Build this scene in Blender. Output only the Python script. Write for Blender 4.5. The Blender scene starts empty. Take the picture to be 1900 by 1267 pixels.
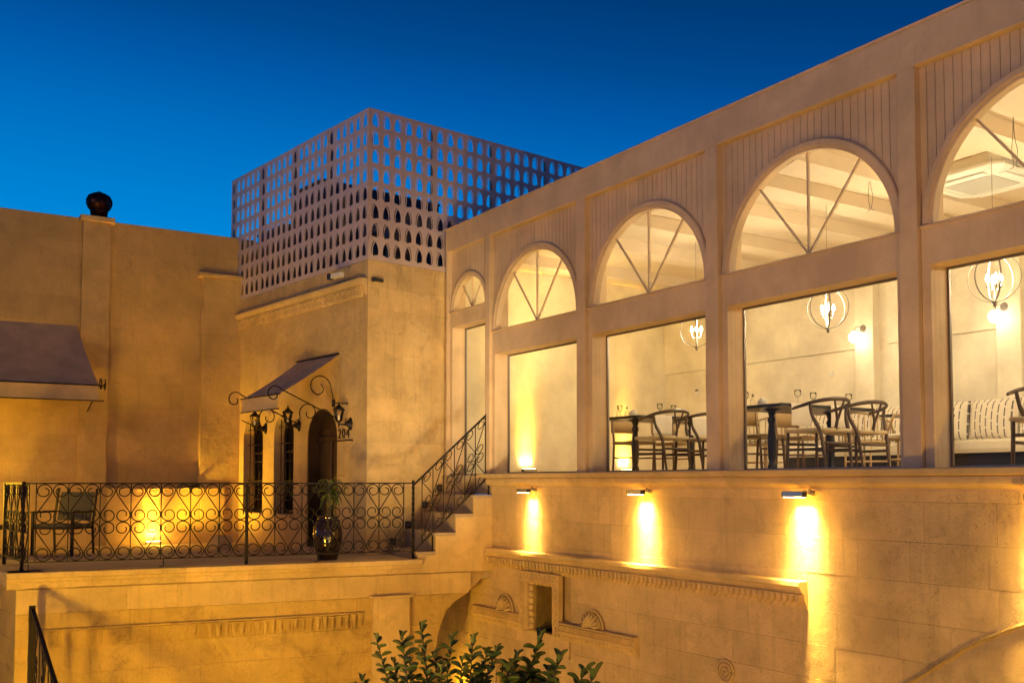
import bpy, math, random
from mathutils import Matrix, Vector
random.seed(7)
R = math.radians
# ------------------------------------------------------------------ camera, world, exposure
scene = bpy.context.scene
COL = scene.collection
PITCH = R(2.8)
FPX = 1820.0
CYP = 894 - FPX * math.tan(PITCH)
cam_d = bpy.data.cameras.new('camera')
cam = bpy.data.objects.new('camera', cam_d)
COL.objects.link(cam)
cam_d.sensor_width = 36.0
cam_d.lens = FPX / 1900 * 36
cam_d.shift_y = (CYP - 633.5) / 1900
cam_d.clip_start = 0.1
cam_d.clip_end = 2000
cam.location = (0, 0, 0)            # world height 0 is the eye level, the courtyard lies 3.8 m below
cam.rotation_euler = (math.pi / 2 + PITCH, 0, 0)
scene.camera = cam
scene.view_settings.view_transform = 'Standard'
scene.view_settings.look = 'None'
scene.view_settings.gamma = 1.0
scene.view_settings.exposure = 0.0
scene.view_settings.use_curve_mapping = False

world = bpy.data.worlds.new("World")
scene.world = world
world.use_nodes = True
wt = world.node_tree
wt.nodes.clear()
def wnode(t): return wt.nodes.new(t)
wo = wnode('ShaderNodeOutputWorld'); bg = wnode('ShaderNodeBackground')
tc = wnode('ShaderNodeTexCoord'); sx = wnode('ShaderNodeSeparateXYZ')
ma = wnode('ShaderNodeMath'); ma.operation = 'MULTIPLY_ADD'; ma.inputs[1].default_value = 0.12
rp = wnode('ShaderNodeValToRGB')
wt.links.new(tc.outputs['Generated'], sx.inputs[0])
# the sky darkens away from the last glow, which lies ahead and to the left
mb_ = wnode('ShaderNodeMath'); mb_.operation = 'MULTIPLY_ADD'; mb_.inputs[1].default_value = -0.18
mc_ = wnode('ShaderNodeMath'); mc_.operation = 'ADD'; mc_.inputs[1].default_value = 0.162
wt.links.new(sx.outputs['Z'], mc_.inputs[0]); wt.links.new(sx.outputs['Y'], mb_.inputs[0]); wt.links.new(mc_.outputs[0], mb_.inputs[2])
wt.links.new(sx.outputs['X'], ma.inputs[0]); wt.links.new(mb_.outputs[0], ma.inputs[2])
wt.links.new(ma.outputs[0], rp.inputs[0]); wt.links.new(rp.outputs[0], bg.inputs[0])
wt.links.new(bg.outputs[0], wo.inputs[0])
cr = rp.color_ramp
SKY = [(0.0, (0.03, 0.30, 0.72)), (0.2, (0.0, 0.235, 0.68)), (0.28, (0.0, 0.165, 0.54)), (0.345, (0.0, 0.105, 0.41)),
       (0.40, (0.0, 0.066, 0.275)), (0.46, (0.0, 0.043, 0.185)), (1.0, (0.0, 0.012, 0.07))]
cr.elements[0].position = SKY[0][0]; cr.elements[0].color = (*SKY[0][1], 1)
cr.elements[1].position = SKY[-1][0]; cr.elements[1].color = (*SKY[-1][1], 1)
for p, c in SKY[1:-1]:
    e = cr.elements.new(p); e.color = (*c, 1)
bg.inputs[1].default_value = 1.0

# ------------------------------------------------------------------ frames (plan directions of the facades)
def ray(px, py):
    x = (px - 950) / FPX; v = (CYP - py) / FPX
    return (x, math.cos(PITCH) - v * math.sin(PITCH), math.sin(PITCH) + v * math.cos(PITCH))
def at(px, py, Y):
    r = ray(px, py); k = Y / r[1]
    return (r[0] * k, Y, r[2] * k)
def vpdir(vx, s=1):
    r = ray(vx, 894); n = math.hypot(r[0], r[1])
    return (s * r[0] / n, s * r[1] / n)
class Plan:
    """A wall's frame: u along the wall, v into it, z up."""
    def __init__(s, o, d):
        s.o = (o[0], o[1]); s.d = d; s.n = (-d[1], d[0])
        s.M = Matrix(((d[0], -d[1], 0, o[0]), (d[1], d[0], 0, o[1]), (0, 0, 1, 0), (0, 0, 0, 1)))
        s.rz = math.atan2(d[1], d[0])
    def pt(s, u, v=0, z=0):
        return (s.o[0] + u * s.d[0] + v * s.n[0], s.o[1] + u * s.d[1] + v * s.n[1], z)
    def uz(s, px, py, v=0):
        r = ray(px, py); n = s.n; o = s.pt(0, v)
        k = (o[0] * n[0] + o[1] * n[1]) / (r[0] * n[0] + r[1] * n[1])
        x, y = r[0] * k - o[0], r[1] * k - o[1]
        return (x * s.d[0] + y * s.d[1], r[2] * k)
    def loc(s, p):
        x, y = p[0] - s.o[0], p[1] - s.o[1]
        return (x * s.d[0] + y * s.d[1], x * s.n[0] + y * s.n[1])
PD = Plan(at(770, 1040, 13.7), vpdir(5000))                 # terrace front
PA = Plan(PD.pt(1.1634), vpdir(-234, -1))                   # arcaded restaurant facade
PB = Plan(at(679, 1025, 14.6), vpdir(-600, -1))             # facade with the door
PC = Plan(PB.o, vpdir(3150))                                # side of that house
PF = Plan(at(200, 1023, 16.9), vpdir(3900))                 # wall at the left
ZG, ZT, ZF = -3.8, -1.08, 0.10                              # courtyard, terrace, restaurant floor

# ------------------------------------------------------------------ materials
MATS = {}
def newmat(name):
    m = bpy.data.materials.new(name); m.use_nodes = True
    nt = m.node_tree; b = nt.nodes['Principled BSDF']
    return m, nt, b
def simple(name, col, rough=0.6, metal=0.0, bump=0.0, bscale=60, var=0.0, spec=None):
    m, nt, b = newmat(name)
    b.inputs['Base Color'].default_value = (*col, 1); b.inputs['Roughness'].default_value = rough
    b.inputs['Metallic'].default_value = metal
    if spec is not None: b.inputs['Specular IOR Level'].default_value = spec
    g = nt.nodes.new('ShaderNodeNewGeometry')
    if bump or var:
        n = nt.nodes.new('ShaderNodeTexNoise'); n.inputs['Scale'].default_value = bscale; n.inputs['Detail'].default_value = 4
        nt.links.new(g.outputs['Position'], n.inputs['Vector'])
        if bump:
            bp = nt.nodes.new('ShaderNodeBump'); bp.inputs['Strength'].default_value = bump; bp.inputs['Distance'].default_value = 0.01
            nt.links.new(n.outputs[0], bp.inputs['Height']); nt.links.new(bp.outputs[0], b.inputs['Normal'])
        if var:
            n2 = nt.nodes.new('ShaderNodeTexNoise'); n2.inputs['Scale'].default_value = 5; n2.inputs['Detail'].default_value = 5
            nt.links.new(g.outputs['Position'], n2.inputs['Vector'])
            hs = nt.nodes.new('ShaderNodeHueSaturation'); hs.inputs['Color'].default_value = (*col, 1)
            mr = nt.nodes.new('ShaderNodeMapRange'); mr.inputs[1].default_value = .3; mr.inputs[2].default_value = .7
            mr.inputs[3].default_value = 1 - var; mr.inputs[4].default_value = 1 + var
            nt.links.new(n2.outputs[0], mr.inputs[0]); nt.links.new(mr.outputs[0], hs.inputs['Value'])
            nt.links.new(hs.outputs[0], b.inputs['Base Color'])
    MATS[name] = m
    return m
def stone(name, col, stain=(0.30, 0.20, 0.10), amount=0.5, rough=0.85, bump=0.5, rand=0.10, streak=0.0, dist=0.02, fine=70):
    """Limestone or plaster: large stains, soot streaks, pits and a tint per block."""
    m, nt, b = newmat(name)
    L = nt.links.new
    g = nt.nodes.new('ShaderNodeNewGeometry')
    def noise(scale, detail=6, rgh=.6, vec=None, dd=0):
        n = nt.nodes.new('ShaderNodeTexNoise'); n.inputs['Scale'].default_value = scale; n.inputs['Detail'].default_value = detail
        n.inputs['Roughness'].default_value = rgh; n.inputs['Distortion'].default_value = dd
        L(vec or g.outputs['Position'], n.inputs['Vector']); return n.outputs[0]
    def rng(s, a, c, lo=0, hi=1):
        r = nt.nodes.new('ShaderNodeMapRange'); r.inputs[1].default_value = a; r.inputs[2].default_value = c
        r.inputs[3].default_value = lo; r.inputs[4].default_value = hi; L(s, r.inputs[0]); return r.outputs[0]
    def mix(f, a, c, blend='MIX'):
        x = nt.nodes.new('ShaderNodeMixRGB'); x.blend_type = blend
        if isinstance(f, float): x.inputs[0].default_value = f
        else: L(f, x.inputs[0])
        for i, q in ((1, a), (2, c)):
            if isinstance(q, tuple): x.inputs[i].default_value = (*q, 1)
            else: L(q, x.inputs[i])
        return x.outputs[0]
    oi = nt.nodes.new('ShaderNodeObjectInfo')
    light = tuple(min(.9, c * 1.12) for c in col); dark = tuple(c * .86 for c in col)
    c1 = mix(rng(noise(1.7, 5), .35, .65), dark, light)
    c1 = mix(rng(noise(3.1, 8, .7, dd=.6), .52, .74, 0, amount), c1, stain)
    c1 = mix(rng(noise(26, 6, .7), .62, .80, 0, amount * .7), c1, stain)
    if streak:
        mp = nt.nodes.new('ShaderNodeMapping'); mp.inputs['Scale'].default_value = (9, 9, .55)
        L(g.outputs['Position'], mp.inputs[0])
        c1 = mix(rng(noise(1.6, 6, .65, mp.outputs[0]), .54, .75, 0, streak), c1, stain)
    hs = nt.nodes.new('ShaderNodeHueSaturation'); L(c1, hs.inputs['Color'])
    L(rng(oi.outputs['Random'], 0, 1, 1 - rand, 1 + rand), hs.inputs['Value'])
    L(hs.outputs[0], b.inputs['Base Color'])
    b.inputs['Roughness'].default_value = rough; b.inputs['Specular IOR Level'].default_value = .25
    # relief: soft unevenness + pits
    add = nt.nodes.new('ShaderNodeMath'); add.operation = 'MULTIPLY_ADD'; add.inputs[1].default_value = .3
    L(noise(fine, 5, .7), add.inputs[0]); L(noise(7, 4), add.inputs[2])
    pit = rng(noise(34, 3, .5), .28, .36, -0.35, 0)
    a2 = nt.nodes.new('ShaderNodeMath'); L(add.outputs[0], a2.inputs[0]); L(pit, a2.inputs[1])
    bp = nt.nodes.new('ShaderNodeBump'); bp.inputs['Strength'].default_value = bump; bp.inputs['Distance'].default_value = dist
    L(a2.outputs[0], bp.inputs['Height']); L(bp.outputs[0], b.inputs['Normal'])
    MATS[name] = m
    return m
def emit(name, col, s):
    m, nt, b = newmat(name)
    b.inputs['Base Color'].default_value = (*col, 1)
    b.inputs['Emission Color'].default_value = (*col, 1); b.inputs['Emission Strength'].default_value = s
    MATS[name] = m; return m
def glass(name, tint=(1, 1, 1), gloss=.07, rough=0.0):
    m = bpy.data.materials.new(name); m.use_nodes = True; nt = m.node_tree; nt.nodes.clear()
    o = nt.nodes.new('ShaderNodeOutputMaterial'); mx = nt.nodes.new('ShaderNodeMixShader')
    t = nt.nodes.new('ShaderNodeBsdfTransparent'); gl = nt.nodes.new('ShaderNodeBsdfGlossy')
    t.inputs[0].default_value = (*tint, 1); gl.inputs['Roughness'].default_value = rough
    lw = nt.nodes.new('ShaderNodeFresnel'); lw.inputs[0].default_value = gloss
    nt.links.new(lw.outputs[0], mx.inputs[0])
    nt.links.new(t.outputs[0], mx.inputs[1]); nt.links.new(gl.outputs[0], mx.inputs[2]); nt.links.new(mx.outputs[0], o.inputs[0])
    MATS[name] = m; return m
def stripe_cloth():
    m, nt, b = newmat('striped_cloth'); L = nt.links.new
    t = nt.nodes.new('ShaderNodeTexCoord'); mp = nt.nodes.new('ShaderNodeMapping'); L(t.outputs['Object'], mp.inputs[0])
    s = nt.nodes.new('ShaderNodeSeparateXYZ'); L(mp.outputs[0], s.inputs[0])
    def m_(op, a, c=None):
        x = nt.nodes.new('ShaderNodeMath'); x.operation = op
        for i, q in enumerate((a, c)):
            if q is None: continue
            if isinstance(q, (int, float)): x.inputs[i].default_value = q
            else: L(q, x.inputs[i])
        return x.outputs[0]
    bar = m_('LESS_THAN', m_('FRACT', m_('MULTIPLY', s.outputs['X'], 13)), .2)
    dash = m_('GREATER_THAN', m_('FRACT', m_('ADD', m_('MULTIPLY', s.outputs['Z'], 7.5), m_('MULTIPLY', m_('FLOOR', m_('MULTIPLY', s.outputs['X'], 13)), .37))), .18)
    f = m_('MULTIPLY', bar, dash)
    mx = nt.nodes.new('ShaderNodeMixRGB'); L(f, mx.inputs[0]); mx.inputs[1].default_value = (.78, .70, .56, 1); mx.inputs[2].default_value = (.16, .14, .13, 1)
    L(mx.outputs[0], b.inputs['Base Color']); b.inputs['Roughness'].default_value = .95
    MATS['striped_cloth'] = m

stone('limestone', (.68, .485, .23), stain=(.33, .225, .11), amount=.55, bump=.8, rand=.08, streak=.4, dist=.028)
stone('old_stone', (.60, .405, .14), stain=(.26, .165, .07), amount=.75, bump=.9, rand=.09, streak=.35, dist=.03)
stone('plaster', (.62, .43, .19), stain=(.40, .28, .15), amount=.5, bump=.7, rand=.06, streak=.4, dist=.03)
stone('carved_stone', (.67, .475, .21), stain=(.30, .20, .10), amount=.4, bump=.4, rand=.08)
stone('mortar', (.50, .345, .16), amount=.5, bump=.5, rand=0)
stone('facade_paint', (.67, .505, .32), stain=(.44, .30, .17), amount=.30, rough=.6, bump=.12, rand=.02, dist=.006, streak=.22)
stone('room_plaster', (.82, .74, .58), stain=(.62, .50, .32), amount=.2, bump=.4, rand=.02, streak=.12)
stone('step_stone', (.45, .34, .23), amount=.4, bump=.3, rand=.05)
stone('terrace_paving', (.52, .40, .25), amount=.4, bump=.25, rand=.06)
stone('ground_paving', (.40, .30, .2), amount=.5, bump=.3, rand=.06)
simple('ceiling_paint', (.68, .56, .40), .7, var=.03)
simple('iron', (.018, .012, .011), .45, .6, bump=.25, bscale=130)
simple('grey_metal', (.22, .19, .17), .4, .7)
simple('sheet_metal', (.60, .475, .46), .6, .0, bump=.1, bscale=30, var=.06)
simple('dark_wood', (.042, .020, .010), .42, bump=.2, bscale=90, var=.18)
simple('oak', (.20, .12, .055), .45, bump=.15, bscale=120, var=.12)
simple('walnut', (.095, .058, .032), .42, bump=.15, bscale=120, var=.12)
simple('cord', (.62, .50, .30), .9, bump=.4, bscale=300, var=.08)
simple('rattan', (.55, .40, .20), .6, bump=.2, bscale=200, var=.1)
simple('black_top', (.02, .017, .015), .28, var=.1)
simple('awning_cloth', (.60, .43, .26), .92, bump=.2, bscale=14, var=.14)
simple('sling', (.10, .085, .06), .8)
simple('white_cloth', (.74, .68, .58), .9, bump=.1, bscale=80, var=.05)
simple('cushion', (.72, .66, .52), .95, var=.04)
simple('ceramic', (.80, .76, .68), .3)
simple('white_plastic', (.75, .72, .64), .45)
simple('dark_plastic', (.03, .03, .03), .4)
simple('glazed_jar', (.020, .010, .008), .16, var=.3, spec=.8)
simple('leaf_green', (.11, .15, .028), .5, var=.3, spec=.5)
simple('leaf_light', (.16, .19, .042), .5, var=.25, spec=.5)
simple('palm_green', (.08, .13, .025), .45, var=.25)
simple('bark', (.12, .085, .05), .9, bump=.5, bscale=60, var=.2)
simple('vent_metal', (.05, .018, .015), .3, .8)
simple('room_dark', (.035, .025, .02), .9)
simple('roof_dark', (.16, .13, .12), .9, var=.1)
simple('silver', (.6, .55, .48), .3, .9)
simple('leather', (.34, .22, .09), .6, var=.1)
emit('bulb', (1, .80, .50), 150)
emit('globe', (1, .80, .50), 14)
emit('lamp_lens', (1, .66, .26), 30)
glass('window_glass', (.97, .97, .95), 1.12)
glass('dark_glass', (.6, .55, .45), 1.5)
glass('drink_glass', (.98, .98, .97), 1.18)
stripe_cloth()

# ------------------------------------------------------------------ mesh helpers
class MB:
    def __init__(s): s.v = []; s.f = []; s.smooth = []
    def add(s, vs, fs, sm=False):
        o = len(s.v); s.v.extend(tuple(p) for p in vs)
        for f in fs: s.f.append(tuple(i + o for i in f)); s.smooth.append(sm)
        return s
    def box(s, a0, a1, b0, b1, c0, c1):
        vs = [(x, y, z) for z in (c0, c1) for y in (b0, b1) for x in (a0, a1)]
        return s.add(vs, [(0, 2, 3, 1), (4, 5, 7, 6), (0, 1, 5, 4), (2, 6, 7, 3), (0, 4, 6, 2), (1, 3, 7, 5)])
    def cbox(s, a0, a1, b0, b1, c0, c1, c=.004, j=0.0):
        """Box whose front (low v) edges are chamfered."""
        r = lambda: random.uniform(-j, j)
        bk = [(a0, b1, c0), (a1, b1, c0), (a1, b1, c1), (a0, b1, c1)]
        md = [(a0, b0 + c, c0), (a1, b0 + c, c0), (a1, b0 + c, c1), (a0, b0 + c, c1)]
        k = c * 1.1
        fr = [(a0 + k + abs(r()), b0 + r() * .4, c0 + k + abs(r())), (a1 - k - abs(r()), b0 + r() * .4, c0 + k + abs(r())),
              (a1 - k - abs(r()), b0 + r() * .4, c1 - k - abs(r())), (a0 + k + abs(r()), b0 + r() * .4, c1 - k - abs(r()))]
        fs = [(8, 9, 10, 11), (3, 2, 1, 0)]
        for i in range(4):
            n = (i + 1) % 4
            fs += [(i, n, 4 + n, 4 + i), (4 + i, 4 + n, 8 + n, 8 + i)]
        return s.add(bk + md + fr, fs)
    def obox(s, M, sx, sy, sz):
        vs = [M @ Vector((x * sx / 2, y * sy / 2, z * sz / 2)) for z in (-1, 1) for y in (-1, 1) for x in (-1, 1)]
        return s.add(vs, [(0, 2, 3, 1), (4, 5, 7, 6), (0, 1, 5, 4), (2, 6, 7, 3), (0, 4, 6, 2), (1, 3, 7, 5)])
    def tube(s, pts, r, n=6, cap=True, flat=1.0):
        pts = [Vector(p) for p in pts]
        rs = r if isinstance(r, (list, tuple)) else [r] * len(pts)
        o = len(s.v); prev = None
        for i, p in enumerate(pts):
            t = (pts[min(i + 1, len(pts) - 1)] - pts[max(i - 1, 0)])
            if t.length < 1e-9: t = Vector((0, 0, 1))
            t.normalize()
            if prev is None:
                a = Vector((0, 1, 0)) if abs(t.y) < .9 else Vector((1, 0, 0))
                x = t.cross(a).normalized()
            else:
                x = (prev - t * prev.dot(t)).normalized()
            prev = x; y = t.cross(x)
            for k in range(n):
                an = 2 * math.pi * k / n + math.pi / n
                s.v.append(tuple(p + x * math.cos(an) * rs[i] + y * math.sin(an) * rs[i] * flat))
        for i in range(len(pts) - 1):
            for k in range(n):
                a = o + i * n + k; b = o + i * n + (k + 1) % n
                s.f.append((a, b, b + n, a + n)); s.smooth.append(n > 4)
        if cap:
            s.f.append(tuple(o + k for k in reversed(range(n)))); s.smooth.append(False)
            s.f.append(tuple(o + (len(pts) - 1) * n + k for k in range(n))); s.smooth.append(False)
        return s
    def lathe(s, prof, n=20, c=(0, 0, 0), sm=True, close=True):
        o = len(s.v)
        for r, z in prof:
            for k in range(n):
                a = 2 * math.pi * k / n
                s.v.append((c[0] + r * math.cos(a), c[1] + r * math.sin(a), c[2] + z))
        for i in range(len(prof) - 1):
            for k in range(n):
                a = o + i * n + k; b = o + i * n + (k + 1) % n
                s.f.append((a, b, b + n, a + n)); s.smooth.append(sm)
        if close:
            s.f.append(tuple(o + k for k in reversed(range(n)))); s.smooth.append(False)
            e = o + (len(prof) - 1) * n
            s.f.append(tuple(e + k for k in range(n))); s.smooth.append(False)
        return s
    def profile(s, prof, u0, u1, ends=True):
        """Extrude a (v, z) outline along u."""
        n = len(prof); o = len(s.v)
        s.v += [(u0, v, z) for v, z in prof] + [(u1, v, z) for v, z in prof]
        for i in range(n):
            j = (i + 1) % n
            s.f.append((o + i, o + j, o + n + j, o + n + i)); s.smooth.append(False)
        if ends:
            s.f.append(tuple(o + i for i in reversed(range(n)))); s.smooth.append(False)
            s.f.append(tuple(o + n + i for i in range(n))); s.smooth.append(False)
        return s
    def prism(s, poly, v0, v1):
        """Extrude a (u, z) convex outline along v."""
        n = len(poly); o = len(s.v)
        s.v += [(u, v0, z) for u, z in poly] + [(u, v1, z) for u, z in poly]
        for i in range(n):
            j = (i + 1) % n
            s.f.append((o + i, o + j, o + n + j, o + n + i)); s.smooth.append(False)
        s.f.append(tuple(o + i for i in reversed(range(n)))); s.smooth.append(False)
        s.f.append(tuple(o + n + i for i in range(n))); s.smooth.append(False)
        return s
    def mesh(s, name, mat):
        me = bpy.data.meshes.new(name)
        me.from_pydata(s.v, [], s.f)
        me.polygons.foreach_set('use_smooth', s.smooth)
        me.materials.append(MATS[mat]); me.update()
        return me
def link(name, me, parent=None, loc=None, rot=None, scale=None):
    o = bpy.data.objects.new(name, me); COL.objects.link(o)
    if parent is not None: o.parent = parent
    if loc is not None: o.location = loc
    if rot is not None: o.rotation_euler = rot
    if scale is not None: o.scale = scale
    return o
def part(name, mb, mat, parent, **k): return link(name, mb.mesh(name, mat), parent, **k)
def tag(o, label, cat, group=None):
    o['label'] = label; o['category'] = cat
    if group: o['group'] = group
    return o
def thing(name, label, cat, plan=None, loc=(0, 0, 0), rz=0, group=None, kind=None):
    o = bpy.data.objects.new(name, None); COL.objects.link(o); o.empty_display_size = .1
    if plan is not None:
        o.location = plan.pt(*loc); o.rotation_euler = (0, 0, plan.rz + rz)
    else:
        o.location = loc; o.rotation_euler = (0, 0, rz)
    if label: tag(o, label, cat, group)
    if kind: o['kind'] = kind
    return o
def struct(name, mb, mat, plan=None):
    o = link(name, mb.mesh(name, mat)); o['kind'] = 'structure'
    if plan is not None:
        o.location = (plan.o[0], plan.o[1], 0); o.rotation_euler = (0, 0, plan.rz)
    return o
def copy_tree(src, parent=None):
    c = src.copy(); COL.objects.link(c)
    if parent is not None: c.parent = parent
    for ch in list(src.children): copy_tree(ch, c)
    return c
def place(o, plan, u, v, z, rz=0):
    o.location = plan.pt(u, v, z); o.rotation_euler = (0, 0, plan.rz + rz); return o
def sheet(polys, v0, v1):
    """A plate in the (u, z) plane, first outline solid, the others holes."""
    cu = bpy.data.curves.new('outline', 'CURVE'); cu.dimensions = '2D'; cu.fill_mode = 'BOTH'; cu.extrude = (v1 - v0) / 2
    for pl in polys:
        sp = cu.splines.new('POLY'); sp.points.add(len(pl) - 1)
        for p, q in zip(sp.points, pl): p.co = (q[0], q[1], 0, 1)
        sp.use_cyclic_u = True
    ob = bpy.data.objects.new('outline', cu); COL.objects.link(ob)
    dg = bpy.context.evaluated_depsgraph_get()
    me = bpy.data.meshes.new_from_object(ob.evaluated_get(dg))
    vs = [(v.co.x, (v0 + v1) / 2 - v.co.z, v.co.y) for v in me.vertices]
    fs = [tuple(p.vertices) for p in me.polygons]
    bpy.data.objects.remove(ob); bpy.data.curves.remove(cu); bpy.data.meshes.remove(me)
    return MB().add(vs, fs)
def arc(cx, cz, r, a0, a1, n): return [(cx + r * math.cos(R(a0 + (a1 - a0) * i / n)), cz + r * math.sin(R(a0 + (a1 - a0) * i / n))) for i in range(n + 1)]
def rect(a, b, c, d): return [(a, c), (b, c), (b, d), (a, d)]
def bezier(pts, n=6):
    """Catmull-Rom through points."""
    P = [Vector(p) for p in pts]; out = []
    for i in range(len(P) - 1):
        p0 = P[max(i - 1, 0)]; p1 = P[i]; p2 = P[i + 1]; p3 = P[min(i + 2, len(P) - 1)]
        for k in range(n):
            t = k / n
            out.append(.5 * ((2 * p1) + (-p0 + p2) * t + (2 * p0 - 5 * p1 + 4 * p2 - p3) * t * t + (-p0 + 3 * p1 - 3 * p2 + p3) * t ** 3))
    out.append(P[-1]); return out
def stones(parent, u0, u1, z0, z1, course, wmin, wmax, v0=0.0, th=.05, gap=.006, proud=.004, mat='limestone', keep=None, name='stone', c=.005, j=.002, jc=.0):
    """Courses of cut blocks, one object each."""
    z = z0; row = 0
    while z < z1 - .02:
        h = min(course * random.uniform(1 - jc, 1 + jc), z1 - z)
        if z1 - z - h < course * .35: h = z1 - z
        u = u0 - random.uniform(0, wmin) * (row % 2 + .3)
        while u < u1:
            w = random.uniform(wmin, wmax); a, b = max(u, u0), min(u + w, u1)
            if b - a > .05 and (keep is None or keep(a, b, z, z + h)):
                d = v0 - random.uniform(0, proud)
                mb = MB().cbox(-(b - a) / 2 + gap / 2, (b - a) / 2 - gap / 2, 0, th, -h / 2 + gap / 2, h / 2 - gap / 2, c, j)
                part(name, mb, mat, parent, loc=((a + b) / 2, d, z + h / 2))
            u += w
        z += h; row += 1
def light(kind, name, loc, energy, col, **k):
    d = bpy.data.lights.new(name, kind); d.energy = energy; d.color = col
    rot = k.pop('rot', None); par = k.pop('parent', None); to = k.pop('to', None)
    for a, b in k.items(): setattr(d, a, b)
    o = bpy.data.objects.new(name, d); COL.objects.link(o); o.location = loc
    if to is not None: o.rotation_euler = (Vector(to) - Vector(loc)).to_track_quat('-Z', 'Y').to_euler()
    if rot is not None: o.rotation_euler = rot
    if par is not None: o.parent = par
    return o
AMBER = (1.0, .52, .05)
WARM = (1.0, .84, .56)

# ------------------------------------------------------------------ ground
struct('ground', MB().box(-150, 150, -60, 240, ZG - .2, ZG), 'ground_paving')
o_l = PD.uz(50, 1063)[0]
CL = PD.pt(-4.95)                                           # left front corner of the terrace
sd = Vector((-.62, .785, 0)).normalized()
fl = [PD.pt(-4.93, .05)[:2], PD.pt(1.16, .05)[:2], PA.pt(-1.0, 3)[:2], PB.pt(0, 6)[:2], PF.pt(2, 3)[:2], PF.pt(-6, 3)[:2], (CL[0] + sd.x * 5, CL[1] + sd.y * 5)]
fm = MB(); n = len(fl)
fm.v = [(x, y, ZT - .3) for x, y in fl] + [(x, y, ZT) for x, y in fl]
fm.f = [tuple(range(n, 2 * n)), tuple(reversed(range(n)))] + [(i, (i + 1) % n, n + (i + 1) % n, n + i) for i in range(n)]
fm.smooth = [False] * len(fm.f)
struct('terrace_floor', fm, 'terrace_paving')

# ================================================================== RESTAURANT (arcaded facade)
rest = thing('restaurant_building', 'cream restaurant building with five tall arched windows glowing above the courtyard wall', 'building', PA)
BAYS = [(-1.17, -.20), (.07, 2.04), (2.37, 4.36), (4.69, 6.73), (7.06, 9.08)]
SILL, SOF, SPR, BND, TOP = .12, 1.848, 2.20, 3.585, 3.93
UE = 9.9
bay = []
for i, (a, b) in enumerate(BAYS):
    c = (a + b) / 2; r = (b - a) / 2 - .01
    bay.append((a, b, c, r, 2.65 if i == 0 else SPR, 2.40 if i == 0 else SOF))
holes = []
for a, b, c, r, sp, so in bay:
    holes.append(rect(a, b, SILL + .004 if a > -1 else ZF, so))
    holes.append(arc(c, sp, r, 0, 180, 32))
part('facade_wall', sheet([rect(-1.30, UE, ZF - .03, BND + .05)] + holes, .05, .115), 'facade_paint', rest)
inner = []
for a, b, c, r, sp, so in bay:
    inner.append(rect(a + .001, b - .001, SILL + .004 if a > -1 else ZF, so)); inner.append(rect(a - .04, b + .04, sp - .03, 3.32))
part('facade_wall', sheet([rect(-1.29, UE - .01, ZF - .02, BND + .04)] + inner, .1155, .26), 'facade_paint', rest)
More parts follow.
